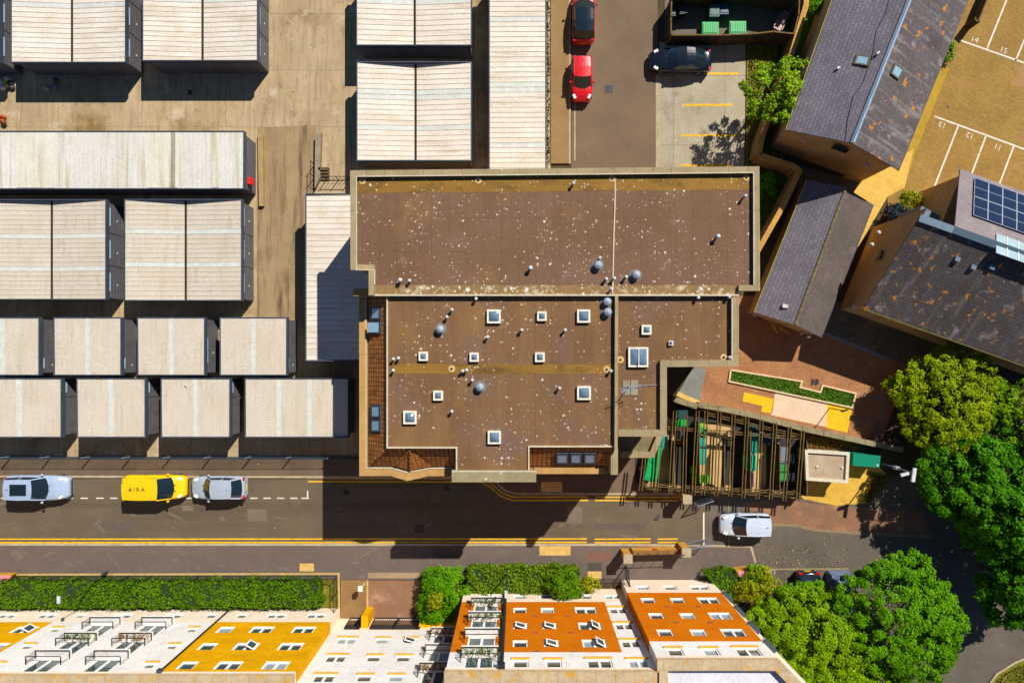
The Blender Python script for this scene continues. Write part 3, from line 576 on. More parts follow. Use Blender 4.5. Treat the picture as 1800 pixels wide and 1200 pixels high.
def roof_window(a, b, c, d, openby=0.0):
    """a, b, c, d: corners on the slope, lower left first"""
    n = (b - a).cross(d - a).normalized(); n = n if n.z > 0 else -n
    e = MB(); up = n * 0.09
    pts = [a, b, c, d]; cen = sum(pts, Vector()) / 4; ins = [cen + (p - cen) * 0.74 for p in pts]
    for i in range(4): j = (i + 1) % 4; e.quad(pts[i] + up, pts[j] + up, ins[j] + up, ins[i] + up); e.quad(pts[i] - up * .3, pts[j] - up * .3, pts[j] + up, pts[i] + up)
    f = e.build('roof_window', m_dgrey, blk); lift = n * openby
    MB().quad(ins[0] + up * .8 + lift, ins[1] + up * .8 + lift, ins[2] + up * .8, ins[3] + up * .8).build('pane', m_rglass, f)
def slope_w(x, y): t = (x - 649) / 32; return P(x, y, 8.1 + 1.32 * t + 0.02)
def slope_e(x, y): t = (819 - y) / 33; return P(x, y, 8.1 + 1.32 * t + 0.02)
for y0, y1, o in ((539, 562, 0), (564, 587, .3), (711, 734, 0), (736, 759, 0)): roof_window(slope_w(653, y1), slope_w(653, y0), slope_w(670, y0), slope_w(670, y1), o)
for x0, x1 in ((977, 1000), (1002, 1023), (1026, 1048)): roof_window(slope_e(x0, 814), slope_e(x1, 814), slope_e(x1, 795), slope_e(x0, 795))
# low side wing
mb = MB(); pts = P2([(1090, 770), (1158, 770), (1146, 801), (1090, 801)], 5.0); mb.prism(pts, 0, 4.6); mb.build('wing_wall', m_brickw, blk)
MB().poly(pts, 4.62).build('wing_roof', mat('wing_felt', C(132, 118, 84), C(112, 100, 70), sc=.8, spots=[drop]), blk)
copings('wing_coping', [(1160, 766), (1146, 799), (1091, 799)], 5.0, 0.42, 0.45, m_cop)

def wall_window(p, d, w=1.3, h=1.2):
    # p: centre on the wall face, d: outward direction
    d = Vector(d); s = Vector((-d.y, d.x, 0)); a = math.atan2(s.y, s.x); f = MB()
    for e in (-w / 2 + .04, w / 2 - .04, 0): f.box(p + d * .02 + s * e, (.08, .06, h), a)
    for e in (-h / 2 + .04, h / 2 - .04): f.box(p + d * .021 + Vector((0, 0, e)), (w - .18, .055, .08), a)
    fr = f.build('window', m_wframe, blk); MB().box(p + d * .01, (w - .04, .012, h - .04), a).build('pane', m_bglass, fr)
wy, wl = P(634, 832, 8).y, P(634, 600, 8).x; wr = P(1296, 600, 9.7).x
for z in (1.6, 4.4):
    for i in range(7): wall_window(Vector((wl + 1.6 + i * 2.3, wy if not 6 < 1.6 + i * 2.3 < 11.6 else P(800, 843, 9.7).y, z)), (0, -1, 0))
    for y in (300, 350, 400, 450): wall_window(Vector((P(1330, y, 10).x, P(1330, y + 14, 10).y, z)), (1, 0, 0))
    for y in (545, 590): wall_window(Vector((wr, P(1296, y, 9.7).y, z)), (1, 0, 0))
# ------------------------------------------------------------------ lock-up garages
m_sheetw = mat('cream_roof_sheet', C(242, 234, 212), C(226, 216, 190), sc=0.5, rough=0.6, bump=0.05, streak=(C(210, 196, 164), 0.25, 2.0, 0.5, 0.72), spots=[('v', C(120, 100, 80), 1.0, 0.01, 0.05, 0.25), (C(206, 190, 156), 0.45, 0.56, 0.74), (C(196, 170, 124), 1.6, 0.64, 0.74)])
m_sheetc = mat('beige_roof_sheet', C(232, 212, 184), C(220, 198, 168), sc=0.4, rough=0.6, bump=0.05, streak=(C(208, 186, 152), 3.0, 0.4, 0.5, 0.75), spots=[('v', C(250, 240, 222), 1.2, 0.03, 0.09, 0.3), ('v', C(130, 104, 84), 0.9, 0.03, 0.08, 0.3), (C(208, 188, 160), 0.4, 0.55, 0.74), (C(190, 162, 124), 1.5, 0.65, 0.75)])
m_sheetg = mat('white_corrugated', C(232, 232, 226), C(218, 216, 206), sc=0.35, rough=0.65, bump=0.05, streak=(C(196, 184, 152), 2.6, 0.1, 0.5, 0.7), spots=[('v', C(120, 104, 80), 1.0, 0.01, 0.04, 0.3), (C(200, 188, 160), 0.5, 0.6, 0.75)])
m_stain = mat('beige_corrugated', C(208, 190, 152), C(190, 170, 130), sc=0.6, rough=0.7, streak=(C(166, 142, 100), 2.6, 0.1, 0.5, 0.72))
m_rib = mat('sheet_lap', C(212, 202, 182), C(196, 184, 162), sc=1.5, rough=0.7)
m_trans = mat('clear_sheet', C(216, 216, 206), C(198, 198, 186), sc=1.5, rough=0.45)
m_fascia = mat('grey_fascia', C(74, 84, 96), C(60, 68, 80), sc=1.5, rough=0.6)
m_gwall = mat('garage_cladding', C(112, 108, 108), C(98, 94, 96), sc=1.0, rough=0.7, bump=0.1, streak=(C(84, 80, 82), 2.0, 2.0, 0.5, 0.75))
m_door = mat('garage_door_grey', C(108, 104, 106), C(96, 92, 96), sc=2.0, rough=0.6)
m_strip = plain('door_strip_blue', C(176, 206, 224)); m_plate = plain('door_plate', C(240, 222, 160))
m_gutter = mat('dark_gutter', C(70, 50, 30), C(40, 30, 22), sc=2)
def roof_sheet(par, a, b, c, d, n, m, rib=True, trans=(), rw=0.04, rh=0.022):
    """a-b is the run of the ribs, d-c the far side; n bays"""
    a, b, c, d = map(Vector, (a, b, c, d)); up = Vector((0, 0, 1)); mb = MB()
    mb.quad(a, b, c, d); t = Vector((0, 0, -.05)); mb.quad(a + t, d + t, c + t, b + t)
    for p, q in ((a, b), (b, c), (c, d), (d, a)): mb.quad(p + t, q + t, q, p)
    for i in range(n + 1):
        f = min(max(i / n, 0.004), 0.996); p, q = a.lerp(d, f), b.lerp(c, f)
        if rib: mb.beam(p + up * rh, q + up * rh, rw, rh - .004, 1)
        if i in trans: p2, q2 = a.lerp(d, min(1, f + 1 / n * .9)), b.lerp(c, min(1, f + 1 / n * .9)); mb.quad(p + up * .006, q + up * .006, q2 + up * .006, p2 + up * .006, 2)
    return mb.build('roof_sheet', [m, m_rib, m_trans], par)
def garage(label, x0, y0, x1, y1, z=2.5, valley=None, rib='h', n=18, doors=0, m=None, trans=(), rise=0.32, strips=True, ds=(0, 1)):
    m = m or m_sheetw
    A, B, Cc, D = P(x0, y0, z), P(x1, y0, z), P(x1, y1, z), P(x0, y1, z)
    g = thing('lock_up_garage', label, 'garage', ((A.x + B.x) / 2, (A.y + D.y) / 2, 0), 'lock-up garages')
    wi = 0.07; X0, X1, Y1, Y0 = A.x, B.x, A.y, D.y
    MB().prism([(X0 + wi, Y0 + wi), (X1 - wi, Y0 + wi), (X1 - wi, Y1 - wi), (X0 + wi, Y1 - wi)], 0, z - 0.4).build('wall', m_gwall, g)
    mb = MB(); fh = 0.42; o = 0.035
    for a, b in (((X0 - o, Y0 - .07), (X0 - o, Y1 + .07)), ((X1 + o, Y0 - .07), (X1 + o, Y1 + .07)), ((X0, Y0 - o), (X1, Y0 - o)), ((X0, Y1 + o), (X1, Y1 + o))):
        mb.beam((a[0], a[1], z + .05), (b[0], b[1], z + .05), 0.07, fh)
    mb.build('fascia', m_fascia, g)
    if valley:
        V = P(valley, y0, z - rise).x; e = 0.09
        roof_sheet(g, (X0, Y0, z), (V - e, Y0, z - rise), (V - e, Y1, z - rise), (X0, Y1, z), n, m, trans=trans)
        roof_sheet(g, (V + e, Y0, z - rise), (X1, Y0, z), (X1, Y1, z), (V + e, Y1, z - rise), n, m, trans=trans)
        MB().box((V, (Y0 + Y1) / 2, z - rise - 0.05), (2 * e - .01, Y1 - Y0 - .02, 0.08)).build('valley_gutter', m_gutter, g)
    elif rib == 'h': roof_sheet(g, (X0, Y0, z - .06), (X1, Y0, z), (X1, Y1, z), (X0, Y1, z - .06), n, m, trans=trans)
    else: roof_sheet(g, (X0, Y0, z - .06), (X0, Y1, z), (X1, Y1, z), (X1, Y0, z - .06), n, m, trans=trans, rw=0.028, rh=0.016)
    L_ = Y1 - Y0
    for i in range(doors):
        a, b = Y0 + L_ * (ds[0] + (ds[1] - ds[0]) * i / doors) + .12, Y0 + L_ * (ds[0] + (ds[1] - ds[0]) * (i + 1) / doors) - .12
        xd = X1 - wi; mb = MB().box((xd + .015, (a + b) / 2, 1.03), (.03, b - a, 2.02))
        for k in range(5): mb.box((xd + .036, (a + b) / 2, .3 + k * .36), (.014, b - a - .1, .05))
        d = mb.build('door', m_door, g)
        if strips:
            MB().box((xd + .05, (a + b) / 2 + .1, 1.9), (.02, (b - a) * .62, .12)).build('head_strip', m_strip, d)
            MB().box((xd + .05, (a + b) / 2 - .05, 0.95), (.03, .14, .08)).build('handle', m_plate, d)
    return g
garage('cream valley roofed garage at the top left corner, cut off by the edge', -170, -70, -3, 108, valley=-90, n=20, doors=3)
garage('cream valley roofed garage at the top left with oily litter beside its south wall', 21, -60, 220, 109, valley=126.5, n=19, doors=3, trans=(11, 17))
garage('cream valley roofed garage at the top with its grey south wall over the wide yard', 252, -60, 452, 106, valley=356, n=19, doors=3, trans=(12,))
garage('upper of the two valley roofed garages beside the long single pitch roof', 628, -60, 828, 79, valley=729, n=15, m=m_sheetw, doors=0, trans=(8, 9))
g_ = garage('lower of the two valley roofed garages, its parapet shading the roof in a wedge', 628.5, 110, 828, 281.5, valley=730.5, n=19, m=m_sheetw, doors=0, trans=(6, 12, 13))
garage('long single pitch cream garage beside the lane with the red cars', 861, -60, 959, 330, n=44, m=m_sheetw, doors=0, trans=(8, 19, 20, 33), z=2.6)
g6 = garage('long white corrugated garage with beige stained sheets and a red box on its end', -70, 232, 428, 331, rib='v', n=62, m=m_sheetg, doors=1, strips=False)
for i0 in (29, 82, 258, 300, 372):
    mb = MB(); mb.quad(P(i0, 330, 2.47), P(i0 + (50 if i0 in (29, 258) else 13), 330, 2.47), P(i0 + (50 if i0 in (29, 258) else 13), 233, 2.525), P(i0, 233, 2.525)); mb.build('stained_sheet', m_stain, g6)
c = P(440, 321, 1.2); MB().box((P(428, 321, 2.5).x + .16, c.y, 1.55), (.26, .5, .5)).build('red_box', plain('red_box_paint', C(240, 20, 20)), g6)
garage('beige valley roofed garage of the middle row at the left edge', -120, 352, 185.5, 525, valley=91, n=21, doors=3, m=m_sheetc, trans=(6, 13))
garage('beige valley roofed garage of the middle row with doors towards the ramp', 220.5, 351.5, 424, 527, valley=326.5, n=21, doors=3, m=m_sheetc, trans=(7, 14))
for i, (x0, x1, l) in enumerate(((-60, 68, 'beige garage at the left end of the upper back to back row'), (96, 212, 'second beige garage of the upper row, a looped cable at its corner'),
        (243, 359, 'third beige garage of the upper row, three plates on its door'), (388, 503.5, 'last beige garage of the upper row, next to the wide shaded roof'))):
    garage(l, x0, 559, x1, 658, rib='v', n=13, doors=1, m=m_sheetc, trans=(6,), ds=(0, .35 if i != 2 else .8))
for i, (x0, x1, l) in enumerate(((-40, 107, 'beige garage at the left end of the row by the street fence'), (136.5, 254.5, 'second beige garage of the row by the street fence'),
        (284.5, 403.5, 'third beige garage of the row by the street fence, with a broken clear sheet'), (432, 611.5, 'wide beige garage by the street fence, its right end in the shade of the block'))):
    garage(l, x0, 666, x1, 767, rib='v', n=13 if i < 3 else 20, doors=1 if i < 3 else 0, m=m_sheetc, trans=(6,) if i < 3 else (6, 12), ds=(.65, 1), z=2.55)
garage('wide beige single pitch garage against the flat roofed block, half in its shade', 538.5, 342, 648, 633, n=29, m=m_sheetw, z=2.9, rise=0)
# ------------------------------------------------------------------ vehicles
m_tyre = plain('tyre_rubber', C(34, 34, 36), 0.9); m_rim = plain('alloy_rim', C(170, 172, 176), 0.35, 0.8)
m_cglass = glass('car_glass', C(26, 40, 46), 0.04); m_light = plain('headlamp', C(236, 236, 224), 0.15, spec=.8); m_tail = plain('tail_lamp', C(200, 24, 30), 0.2, spec=.7)
m_trim = plain('black_trim', C(30, 31, 34), 0.5); m_nplate = plain('number_plate_yellow', C(236, 200, 40))
def paint(name, col, metal=0.0): return plain(name, col, 0.14 if 'black' in name else 0.32, metal, 0.6, 0.5)
def car(name, label, cat, x, y, ang, L, W, Hh, col, prof, cab, roofm=None, z=0.0, sunroof=False, tall=False, group='parked vehicles', belt=.64):
    """prof: stations (x/L, half width share, height share) rear to front; cab: x of rear glass base, rear glass top, windscreen top, windscreen base (shares of L)"""
    t = thing(name, label, cat, P(x, y, z + Hh * .6) - Vector((0, 0, Hh * .6)), group); t.rotation_euler = (0, 0, R(ang)); t.location.z = z
    def B(mb, nm, m, par=t, smooth=False):
        o = mb.build(nm, m, None, smooth=smooth); o.parent = par; return o
    roofm = roofm or col; w2 = W / 2
    ring = [(0, 1.0, 0), (.45, .992, 0), (.8, .955, 0), (.955, .88, 0), (1.0, .74, 0), (.995, .52, 0), (.95, .3, 0), (.9, .2, 0)]
    mb = MB(); vs = []; K = 2 * len(ring) - 1; xs = []
    # smooth resample of the stations
    pr = []
    for i in range(len(prof) - 1):
        a, b = prof[i], prof[i + 1]
        for k in range(3): f = k / 3; pr.append(tuple(a[j] + (b[j] - a[j]) * f for j in range(3)))
    pr.append(prof[-1])
    for xf, wf, zf in pr:
        zt = zf * Hh
        hs = [(-q[0] * w2 * wf, max(.2, q[1] * zt)) for q in ring[::-1]] + [(q[0] * w2 * wf, max(.2, q[1] * zt)) for q in ring[1:]]
        vs += [(xf * L, yy, zz) for yy, zz in hs]
    n = len(pr); fs = [(i * K + j, i * K + j + 1, (i + 1) * K + j + 1, (i + 1) * K + j) for i in range(n - 1) for j in range(K - 1)]
    fs += [(i * K + K - 1, i * K, (i + 1) * K, (i + 1) * K + K - 1) for i in range(n - 1)]
    mb.add(vs, fs); mb.add(vs[:K], [tuple(range(K))]); mb.add(vs[-K:], [tuple(range(K - 1, -1, -1))])
    body = B(mb, 'body', col, smooth=True)
    for p in body.data.polygons[-2:]: p.use_smooth = False
    rb, rt, wt, wb = [c * L for c in cab]; zb = belt * Hh; wr = w2 * (.86 if tall else .76); wbl = w2 * .93; M_ = 6
    def arc(x, hw, z, bulge, crown): return [Vector((x + bulge * (1 - (j / M_ * 2 - 1) ** 2), hw * (j / M_ * 2 - 1), z + crown * (1 - (j / M_ * 2 - 1) ** 2))) for j in range(M_ + 1)]
    a0 = arc(wb - .12, wbl * .93, zb, .26, .02); a1 = arc(wt, wr, Hh - .05, .1, .045); r1 = arc(rt, wr * .97, Hh - .06, -.06, .045); r0 = arc(rb, wbl * .9, zb + .03, -.12, .02)
    mid = arc((wt + rt) / 2, wr * 1.02, Hh - .03, 0, .05)
    def strip_(nm, p, q, m, par=t, lift=0.0):
        mb = MB()
        for j in range(M_): mb.quad(p[j], p[j + 1], q[j + 1], q[j])
        return B(mb, nm, m, par, True)
    strip_('windscreen', a0, a1, m_cglass); strip_('rear_window', r1, r0, m_cglass if not tall else col)
    mb = MB()
    for p, q in ((a1, mid), (mid, r1)):
        for j in range(M_): mb.quad(p[j], p[j + 1], q[j + 1], q[j])
    roof = B(mb, 'roof', roofm, smooth=True)
    if sunroof:
        mb = MB(); mb.box(((wt + rt) / 2 + .1, 0, Hh + .028), ((wt - rt) * .62, wr * 1.15, .012)); B(mb, 'sunroof', m_cglass)
    mb = MB(); mb.cyl((rt + (.35 if not tall else .12), .02 if not tall else w2 * .6, Hh), (rt + (.2 if not tall else .02), .02 if not tall else w2 * .6, Hh + .1), .02, .01, 6); B(mb, 'aerial', m_trim)
    for s in (0, -1):
        sg = 1 if s else -1
        A0, A1, R1, R0 = a0[s], a1[s], r1[s], r0[s]; md = mid[s]; Cb = Vector((md.x, wbl * .98 * (1 if s else -1), zb))
        mb = MB()
        if tall: mb.quad(A0, A1, A1.lerp(R1, .28), A0.lerp(R0, .26))
        else: mb.add([A0, A1, md, R1, R0, Cb], [(0, 1, 2, 5), (5, 2, 3, 4)])
        B(mb, 'side_window', m_cglass)
        mb = MB(); o = Vector((0, .012 * (1 if s else -1), .012))
        if tall: mb.quad(A0.lerp(R0, .26), A1.lerp(R1, .28), R1, R0)
        for p, q, wd in ((A0, A1, .075), (R0, R1, .12), (Cb, md, .07)):
            if not (tall and wd == .07): mb.beam(p + o, q + o, wd, .03)
        if not tall: mb.beam(A1 + o, md + o, .05, .03); mb.beam(md + o, R1 + o, .05, .03)
        B(mb, 'pillar', roofm if not tall else col)
        yy = w2 * (1 if s else -1)
        mb = MB(); mb.lathe((wb - .32, yy * 1.08, zb + .02), [(.02, 0), (.1, .03), (.11, .1), (.05, .15)], 8); B(mb, 'mirror', col, smooth=True)
        fx = prof[-4][0] * L
        mb = MB(); zf = prof[-4][2] * Hh; mb.box((fx + .04, yy * .70, zf - .015), (.34, .2, .05), R(-28 if s else 28)); B(mb, 'headlight', m_light)
        bx = prof[2][0] * L
        mb = MB(); mb.box((bx - .1, yy * .76, prof[1][2] * Hh - .04), (.16, .3, .1), R(18 if s else -18)); B(mb, 'tail_light', m_tail)
        for fxw in (-.31, .31):
            c = Vector((fxw * L, yy * .86, .31)); mb = MB(); mb.cyl(c - Vector((0, .1, 0)), c + Vector((0, .1, 0)), .31, n=18); wh = B(mb, 'wheel', m_tyre)
            mb = MB(); q = .105 if s else -.105; mb.cyl(c + Vector((0, q, 0)), c + Vector((0, q * 1.1, 0)), .2, n=14); B(mb, 'rim', m_rim, wh)
    mb = MB(); mb.box((prof[0][0] * L - .01, 0, .5), (.03, .5, .12)); B(mb, 'number_plate', m_nplate)
    mb = MB(); mb.box((prof[-1][0] * L - .02, 0, .36), (.08, W * .6, .16)); B(mb, 'grille', m_trim)
    for s in (-1, 1):
        mb = MB(); mb.beam((wb + .25, s * w2 * .28, prof[-5][2] * Hh + .03), (wb - .1, s * w2 * .05, zb + .05), .03, .02); B(mb, 'wiper', m_trim)
    return t
HATCH = [(-.5, .72, .44), (-.49, .86, .62), (-.455, .95, .66), (-.38, .99, .67), (0, 1, .66), (.2, .99, .655), (.3, .97, .63), (.39, .92, .57), (.45, .84, .51), (.485, .74, .46), (.5, .62, .38)]
SALOON = [(-.5, .72, .46), (-.49, .86, .60), (-.44, .93, .64), (-.33, .98, .65), (0, 1, .66), (.2, .99, .65), (.3, .97, .63), (.39, .91, .57), (.45, .82, .52), (.485, .7, .46), (.5, .56, .38)]
VAN = [(-.5, .95, .62), (-.497, .98, .7), (-.48, 1, .7), (-.3, 1, .7), (0, 1, .7), (.2, .99, .69), (.32, .97, .6), (.41, .92, .52), (.46, .84, .46), (.49, .72, .4), (.5, .62, .34)]
p_silver = paint('silver_blue_paint', C(178, 196, 222), .15); p_yel = paint('yellow_van_paint', C(246, 200, 6)); p_grey = paint('light_grey_paint', C(178, 188, 198), .1)
p_white = paint('white_silver_paint', C(206, 216, 230), .1); p_red = paint('red_paint', C(222, 20, 26)); p_red2 = paint('orange_red_paint', C(210, 36, 16)); p_black = paint('black_paint', C(20, 26, 36)); p_blackroof = paint('black_roof_paint', C(26, 40, 48))
car('parked_car', 'silver blue estate car with a black glass sunroof, facing right in the marked bay', 'car', 61.5, 858, 0, 4.8, 1.94, 1.66, p_silver, HATCH, (-.46, -.40, .02, .2), sunroof=True)
van = car('delivery_van', 'yellow van with dark lettering across its roof, parked between two cars', 'van', 272, 857, 0, 4.4, 1.88, 1.86, p_yel, VAN, (-.485, -.47, .11, .31), tall=True, belt=.60)
o = text_mesh('roof_lettering', 'AIRA', .42, .004, plain('van_letters', C(60, 52, 30)), (-.95, 0, 1.905), 0, van, gap=1.5)
car('parked_car', 'light grey hatchback right behind the yellow van, facing left', 'car', 382, 857.5, 180, 4.15, 1.8, 1.5, p_grey, HATCH, (-.44, -.3, .06, .22))
car('parked_car', 'white silver people carrier standing by the gatepost, facing left', 'car', 1311, 923, 180, 3.85, 1.72, 1.6, p_white, HATCH, (-.48, -.44, .02, .24))
car('parked_car', 'plain bright red small hatchback with a red roof', 'car', 1023, 138, -90, 3.35, 1.62, 1.5, p_red, HATCH, (-.47, -.42, .0, .2))
car('parked_car', 'orange red hatchback with a black roof, cut off by the top edge', 'car', 1026.5, 27, 90, 3.9, 1.76, 1.55, p_red2, HATCH, (-.45, -.36, .06, .27), roofm=p_blackroof)
car('parked_car', 'black saloon parked on the concrete bays below the bin enclosure', 'car', 1197, 104, 180, 4.75, 1.82, 1.45, p_black, SALOON, (-.36, -.2, .06, .2))
car('parked_car', 'dark car with red tail lights, half under the tree by the private bays', 'car', 1423, 1052, -90, 4.0, 1.75, 1.5, p_black, HATCH, (-.44, -.34, .04, .22))
# car under a cover
t = thing('covered_car', 'car under a crumpled blue grey cover beside the dark car with red tail lights', 'car', P(1471, 1048, 0), 'parked vehicles')
mb = MB(); rr = np.random.default_rng(5); nx, ny = 22, 14; vs = []
for i in range(nx + 1):
    for j in range(ny + 1):
        u, v = i / nx * 2 - 1, j / ny * 2 - 1
        hx = 1 - abs(u) ** 5; hy = 1 - abs(v) ** 5
        z = .5 + .4 * min(1, 3 * hx) * min(1, 3 * hy) + .55 * max(0, 1 - (abs(u + .1) / .62) ** 4) * max(0, 1 - (abs(v) / .85) ** 4)
        if abs(u) == 1 or abs(v) == 1: z = .1
        vs.append(P(1471, 1048) + Vector((v * .92, u * 2.1 * -1, z + rr.normal() * .035)))
mb.add(vs, [(i * (ny + 1) + j, (i + 1) * (ny + 1) + j, (i + 1) * (ny + 1) + j + 1, i * (ny + 1) + j + 1) for i in range(nx) for j in range(ny)])
mb.build('cover', mat('car_cover', C(112, 126, 148), C(86, 98, 122), sc=2.5, rough=.45, bump=.3), t)
mb = MB()
for sx in (-.7, .7):
    for sy in (-1.3, 1.3): c = P(1471, 1048) + Vector((sx, sy, .3)); mb = MB().cyl(c - Vector((.1, 0, 0)), c + Vector((.1, 0, 0)), .3, n=14); mb.build('wheel', m_tyre, t)

# ------------------------------------------------------------------ fence by the street, lamp posts, gates
m_galv = mat('galvanised_steel', C(150, 164, 180), C(124, 138, 154), sc=4, rough=.5, metal=.3)
fn = thing('mesh_fence', 'low grey steel mesh fence on the pavement edge in front of the garages', 'fence', P(260, 803))
for x in np.arange(-47.5, 660, 70.3):
    MB().beam(P(x, 802, 0) + Vector((0, 0, 1.42)) + Vector((-.02, .06, 0)), P(x, 802, 0) + Vector((-.0, 0, 0)), .07, .07).build('post', m_galv, fn)
a, b = P(-110, 802), P(672, 802)
for z in (.15, 1.35): MB().beam(a + Vector((0, 0, z)), b + Vector((0, 0, z)), .025, .025).build('rail', m_dgrey, fn)
mb = MB()
for k in range(9): mb.beam(a + Vector((0, .01, .27 + k * .12)), b + Vector((0, .01, .27 + k * .12)), .009, .009)
for k in range(430): q = a.lerp(b, k / 430); mb.beam(q + Vector((0, 0, .12)), q + Vector((.0, 0.001, 1.33)), .006, .006)
mb.build('mesh_panel', m_dgrey, fn)
f2 = thing('wire_fence', 'thin wire fence between the weeds and the tan footway of the lane', 'fence', P(967, 140))
for y in range(-40, 300, 40): MB().cyl(P(967, y), P(967, y) + Vector((0, 0, 1.2)), .03, n=6).build('post', m_dgrey, f2)
mb = MB()
for z in (.4, .8, 1.18): mb.beam(P(967, -60, 0) + Vector((0, 0, z)), P(967, 292, 0) + Vector((0, 0, z)), .02, .02)
mb.build('wire', m_dgrey, f2)
def lamp_post(label, x, y, h=5.5, r=.05):
    t = thing('lamp_post', label, 'lamp post', P(x, y, .1), 'street lamp posts'); b = P(x, y, .1)
    MB().cyl(b, b + Vector((0, 0, h)), r * 1.25, r * .7, 10).build('post', plain('lamp_post_paint', C(52, 56, 60)), t)
    MB().lathe(b, [(.13, 0), (.13, .5), (.1, .55)], 10).build('base', plain('lamp_post_paint', C(52, 56, 60)), t)
    hd = MB().box(b + Vector((0, -.12, h + .05)), (.2, .5, .12)).build('lamp_head', m_ball, t)
    MB().box(b + Vector((0, -.16, h - .02)), (.14, .3, .02)).build('lamp_lens', m_rglass, hd)
lamp_post('lamp post with a white head leaning over the long front hedge', 188, 1005.5)
lamp_post('lamp post with a white head beside the hedge of the orange tiled flats', 892, 997)
t = thing('camera_post', 'slim post with two white cameras beside the green cabinet', 'lamp post', P(1546, 813)); b = P(1546, 813)
MB().cyl(b, b + Vector((0, 0, 4.5)), .06, .045, 10).build('post', m_galv, t)
MB().beam(b + Vector((-.05, -.62, 4.62)), b + Vector((.1, .35, 4.62)), .24, .16).build('lamp_head', m_ball, t)
hd = MB().beam(b + Vector((-.2, -.05, 4.4)), b + Vector((-.75, -.22, 4.34)), .2, .18).build('camera', m_ball, t)
MB().cyl(b + Vector((-.75, -.22, 4.26)), b + Vector((-.78, -.23, 4.26)), .06, n=8).build('camera_lens', m_black, hd)
MB().box(b + Vector((0.02, 0, 2.3)), (.3, .22, .5)).build('control_box', m_grey, t)
m_gpier = mat('pier_brick', C(214, 158, 60), C(186, 130, 46), sc=1.5, bump=.2, brick=dict(w=.22, h=.075, m=.01, v=.12, mc=.8))
m_pcap = mat('pier_cap', C(182, 168, 136), C(160, 146, 116), sc=2.5, bump=.15)
def pier(label, x, y, h=1.9, s=.58):
    k = (H - h) / F; t = thing('gate_pier', label, 'pillar', P(x, y, h) - Vector((0, 0, h)), 'pillars at the private road'); c = P(x, y, h) - Vector((0, 0, h))
    MB().box(c + Vector((0, 0, h / 2 - .06)), (s, s, h - .12)).build('shaft', m_gpier, t)
    MB().box(c + Vector((0, 0, h - .05)), (s + .1, s + .1, .12)).build('cap', m_pcap, t)
pier('square gate pillar at the north kerb in the shade of the pergola', 1208.5, 877.5)
pier('square pillar at the left end of the low yellow wall', 1104, 982)
pier('square pillar at the right end of the low yellow wall, beside the open gate', 1207, 971)
t = thing('low_brick_wall', 'low yellow brick wall with a rail between two square pillars', 'wall', P(1150, 972))
a, b = P(1113, 971, 1.1), P(1199, 969, 1.1)
MB().beam(a, b, .24, 1.1).build('wall', m_gpier, t); MB().beam(a + Vector((0, 0, .07)), b + Vector((0, 0, .07)), .32, .07).build('coping', mat('brick_coping', C(150, 106, 50), C(110, 80, 44), sc=2, bump=.3), t)
MB().beam(a + Vector((0, 0, .9)), b + Vector((0, 0, .9)), .04, .04).build('rail', m_black, t)
for i in range(5):
    q = a.lerp(b, (i + .5) / 5); MB().beam(q + Vector((0, 0, .07)), q + Vector((0, 0.001, .88)), .03, .03).build('baluster', m_black, t)
MB().box(a.lerp(b, .47) + Vector((0, .17, -.25)), (.3, .03, .28)).build('red_sign', plain('sign_red', C(226, 50, 30)), t)
def gate(label, p, q, h=1.5, m=None, name='steel_gate'):
    m = m or m_dgrey; t = thing(name, label, 'gate', p, None); u = Vector((0, 0, 1)); mb = MB()
    for z in (.15, h): mb.beam(p + u * z, q + u * z, .05, .06)
    for e in (p, q): mb.beam(e + u * .1, e + u * (h + .001) + Vector((.001, 0, 0)), .06, .06)
    mb.build('frame', m, t); n = max(4, int((q - p).length / .14)); mb = MB()
    for i in range(1, n): r = p.lerp(q, i / n); mb.beam(r + u * .15, r + u * (h - .02) + Vector((.001, 0, 0)), .022, .022)
    mb.build('bars', m, t); return t
gate('open steel gate swung back from the north pillar over the road', P(1217, 882), P(1243, 873), 1.6, m_galv)
gate('open steel gate swung back from the pillar of the yellow wall', P(1198, 956), P(1239, 947), 1.6, m_galv)
gate('dark railing gate beside the left pillar of the yellow wall', P(1099, 993), P(1101, 1017), 1.7, m_black)
def railing(label, pts, h=1.0, step=.14, group='railings of the flats'):
    t = thing('railing', label, 'railing', pts[0], group); u = Vector((0, 0, 1)); mb = MB()
    for a, b in zip(pts, pts[1:]):
        for z in (.12, h): mb.beam(a + u * z, b + u * z, .035, .04)
        n = max(2, int((b - a).length / step))
        for i in range(n): q = a.lerp(b, i / n); mb.beam(q + u * .0, q + u * (h + .06) + Vector((.001, 0, 0)), .016, .016)
    mb.build('bars', m_black, t)
    for i, a in enumerate(pts): MB().beam(a, a + u * (h + .14) + Vector((.001, 0, 0)), .05, .05).build('post', m_black, t)
xs = [-60 + i * 41 for i in range(17)]
railing('long black railing in front of the grass and the long hedge', [P(x, 1011) for x in xs if x < 592] + [P(592, 1011), P(592, 1040), P(592, 1068)], .95)
railing('black railing along the right side of the red brown drive', [P(740, 1012), P(740, 1035), P(740, 1060), P(740, 1088)], 1.0)
railing('short railing between hedge and pillar with climbing weeds', [P(1022, 1014), P(1060, 1016), P(1094, 1018)], 1.0)
t = thing('intercom_post', 'white entry phone post on the brown path', 'post', P(641, 1030)); b = P(641, 1024)
MB().cyl(b, b + Vector((0, 0, 1.1)), .05, n=8).build('post', m_ball, t); MB().box(b + Vector((-.02, 0, 1.2)), (.24, .3, .3)).build('entry_phone', m_wframe, t); MB().box(b + Vector((-.02, .02, 1.38)), (.34, .42, .05)).build('hood', m_wframe, t)

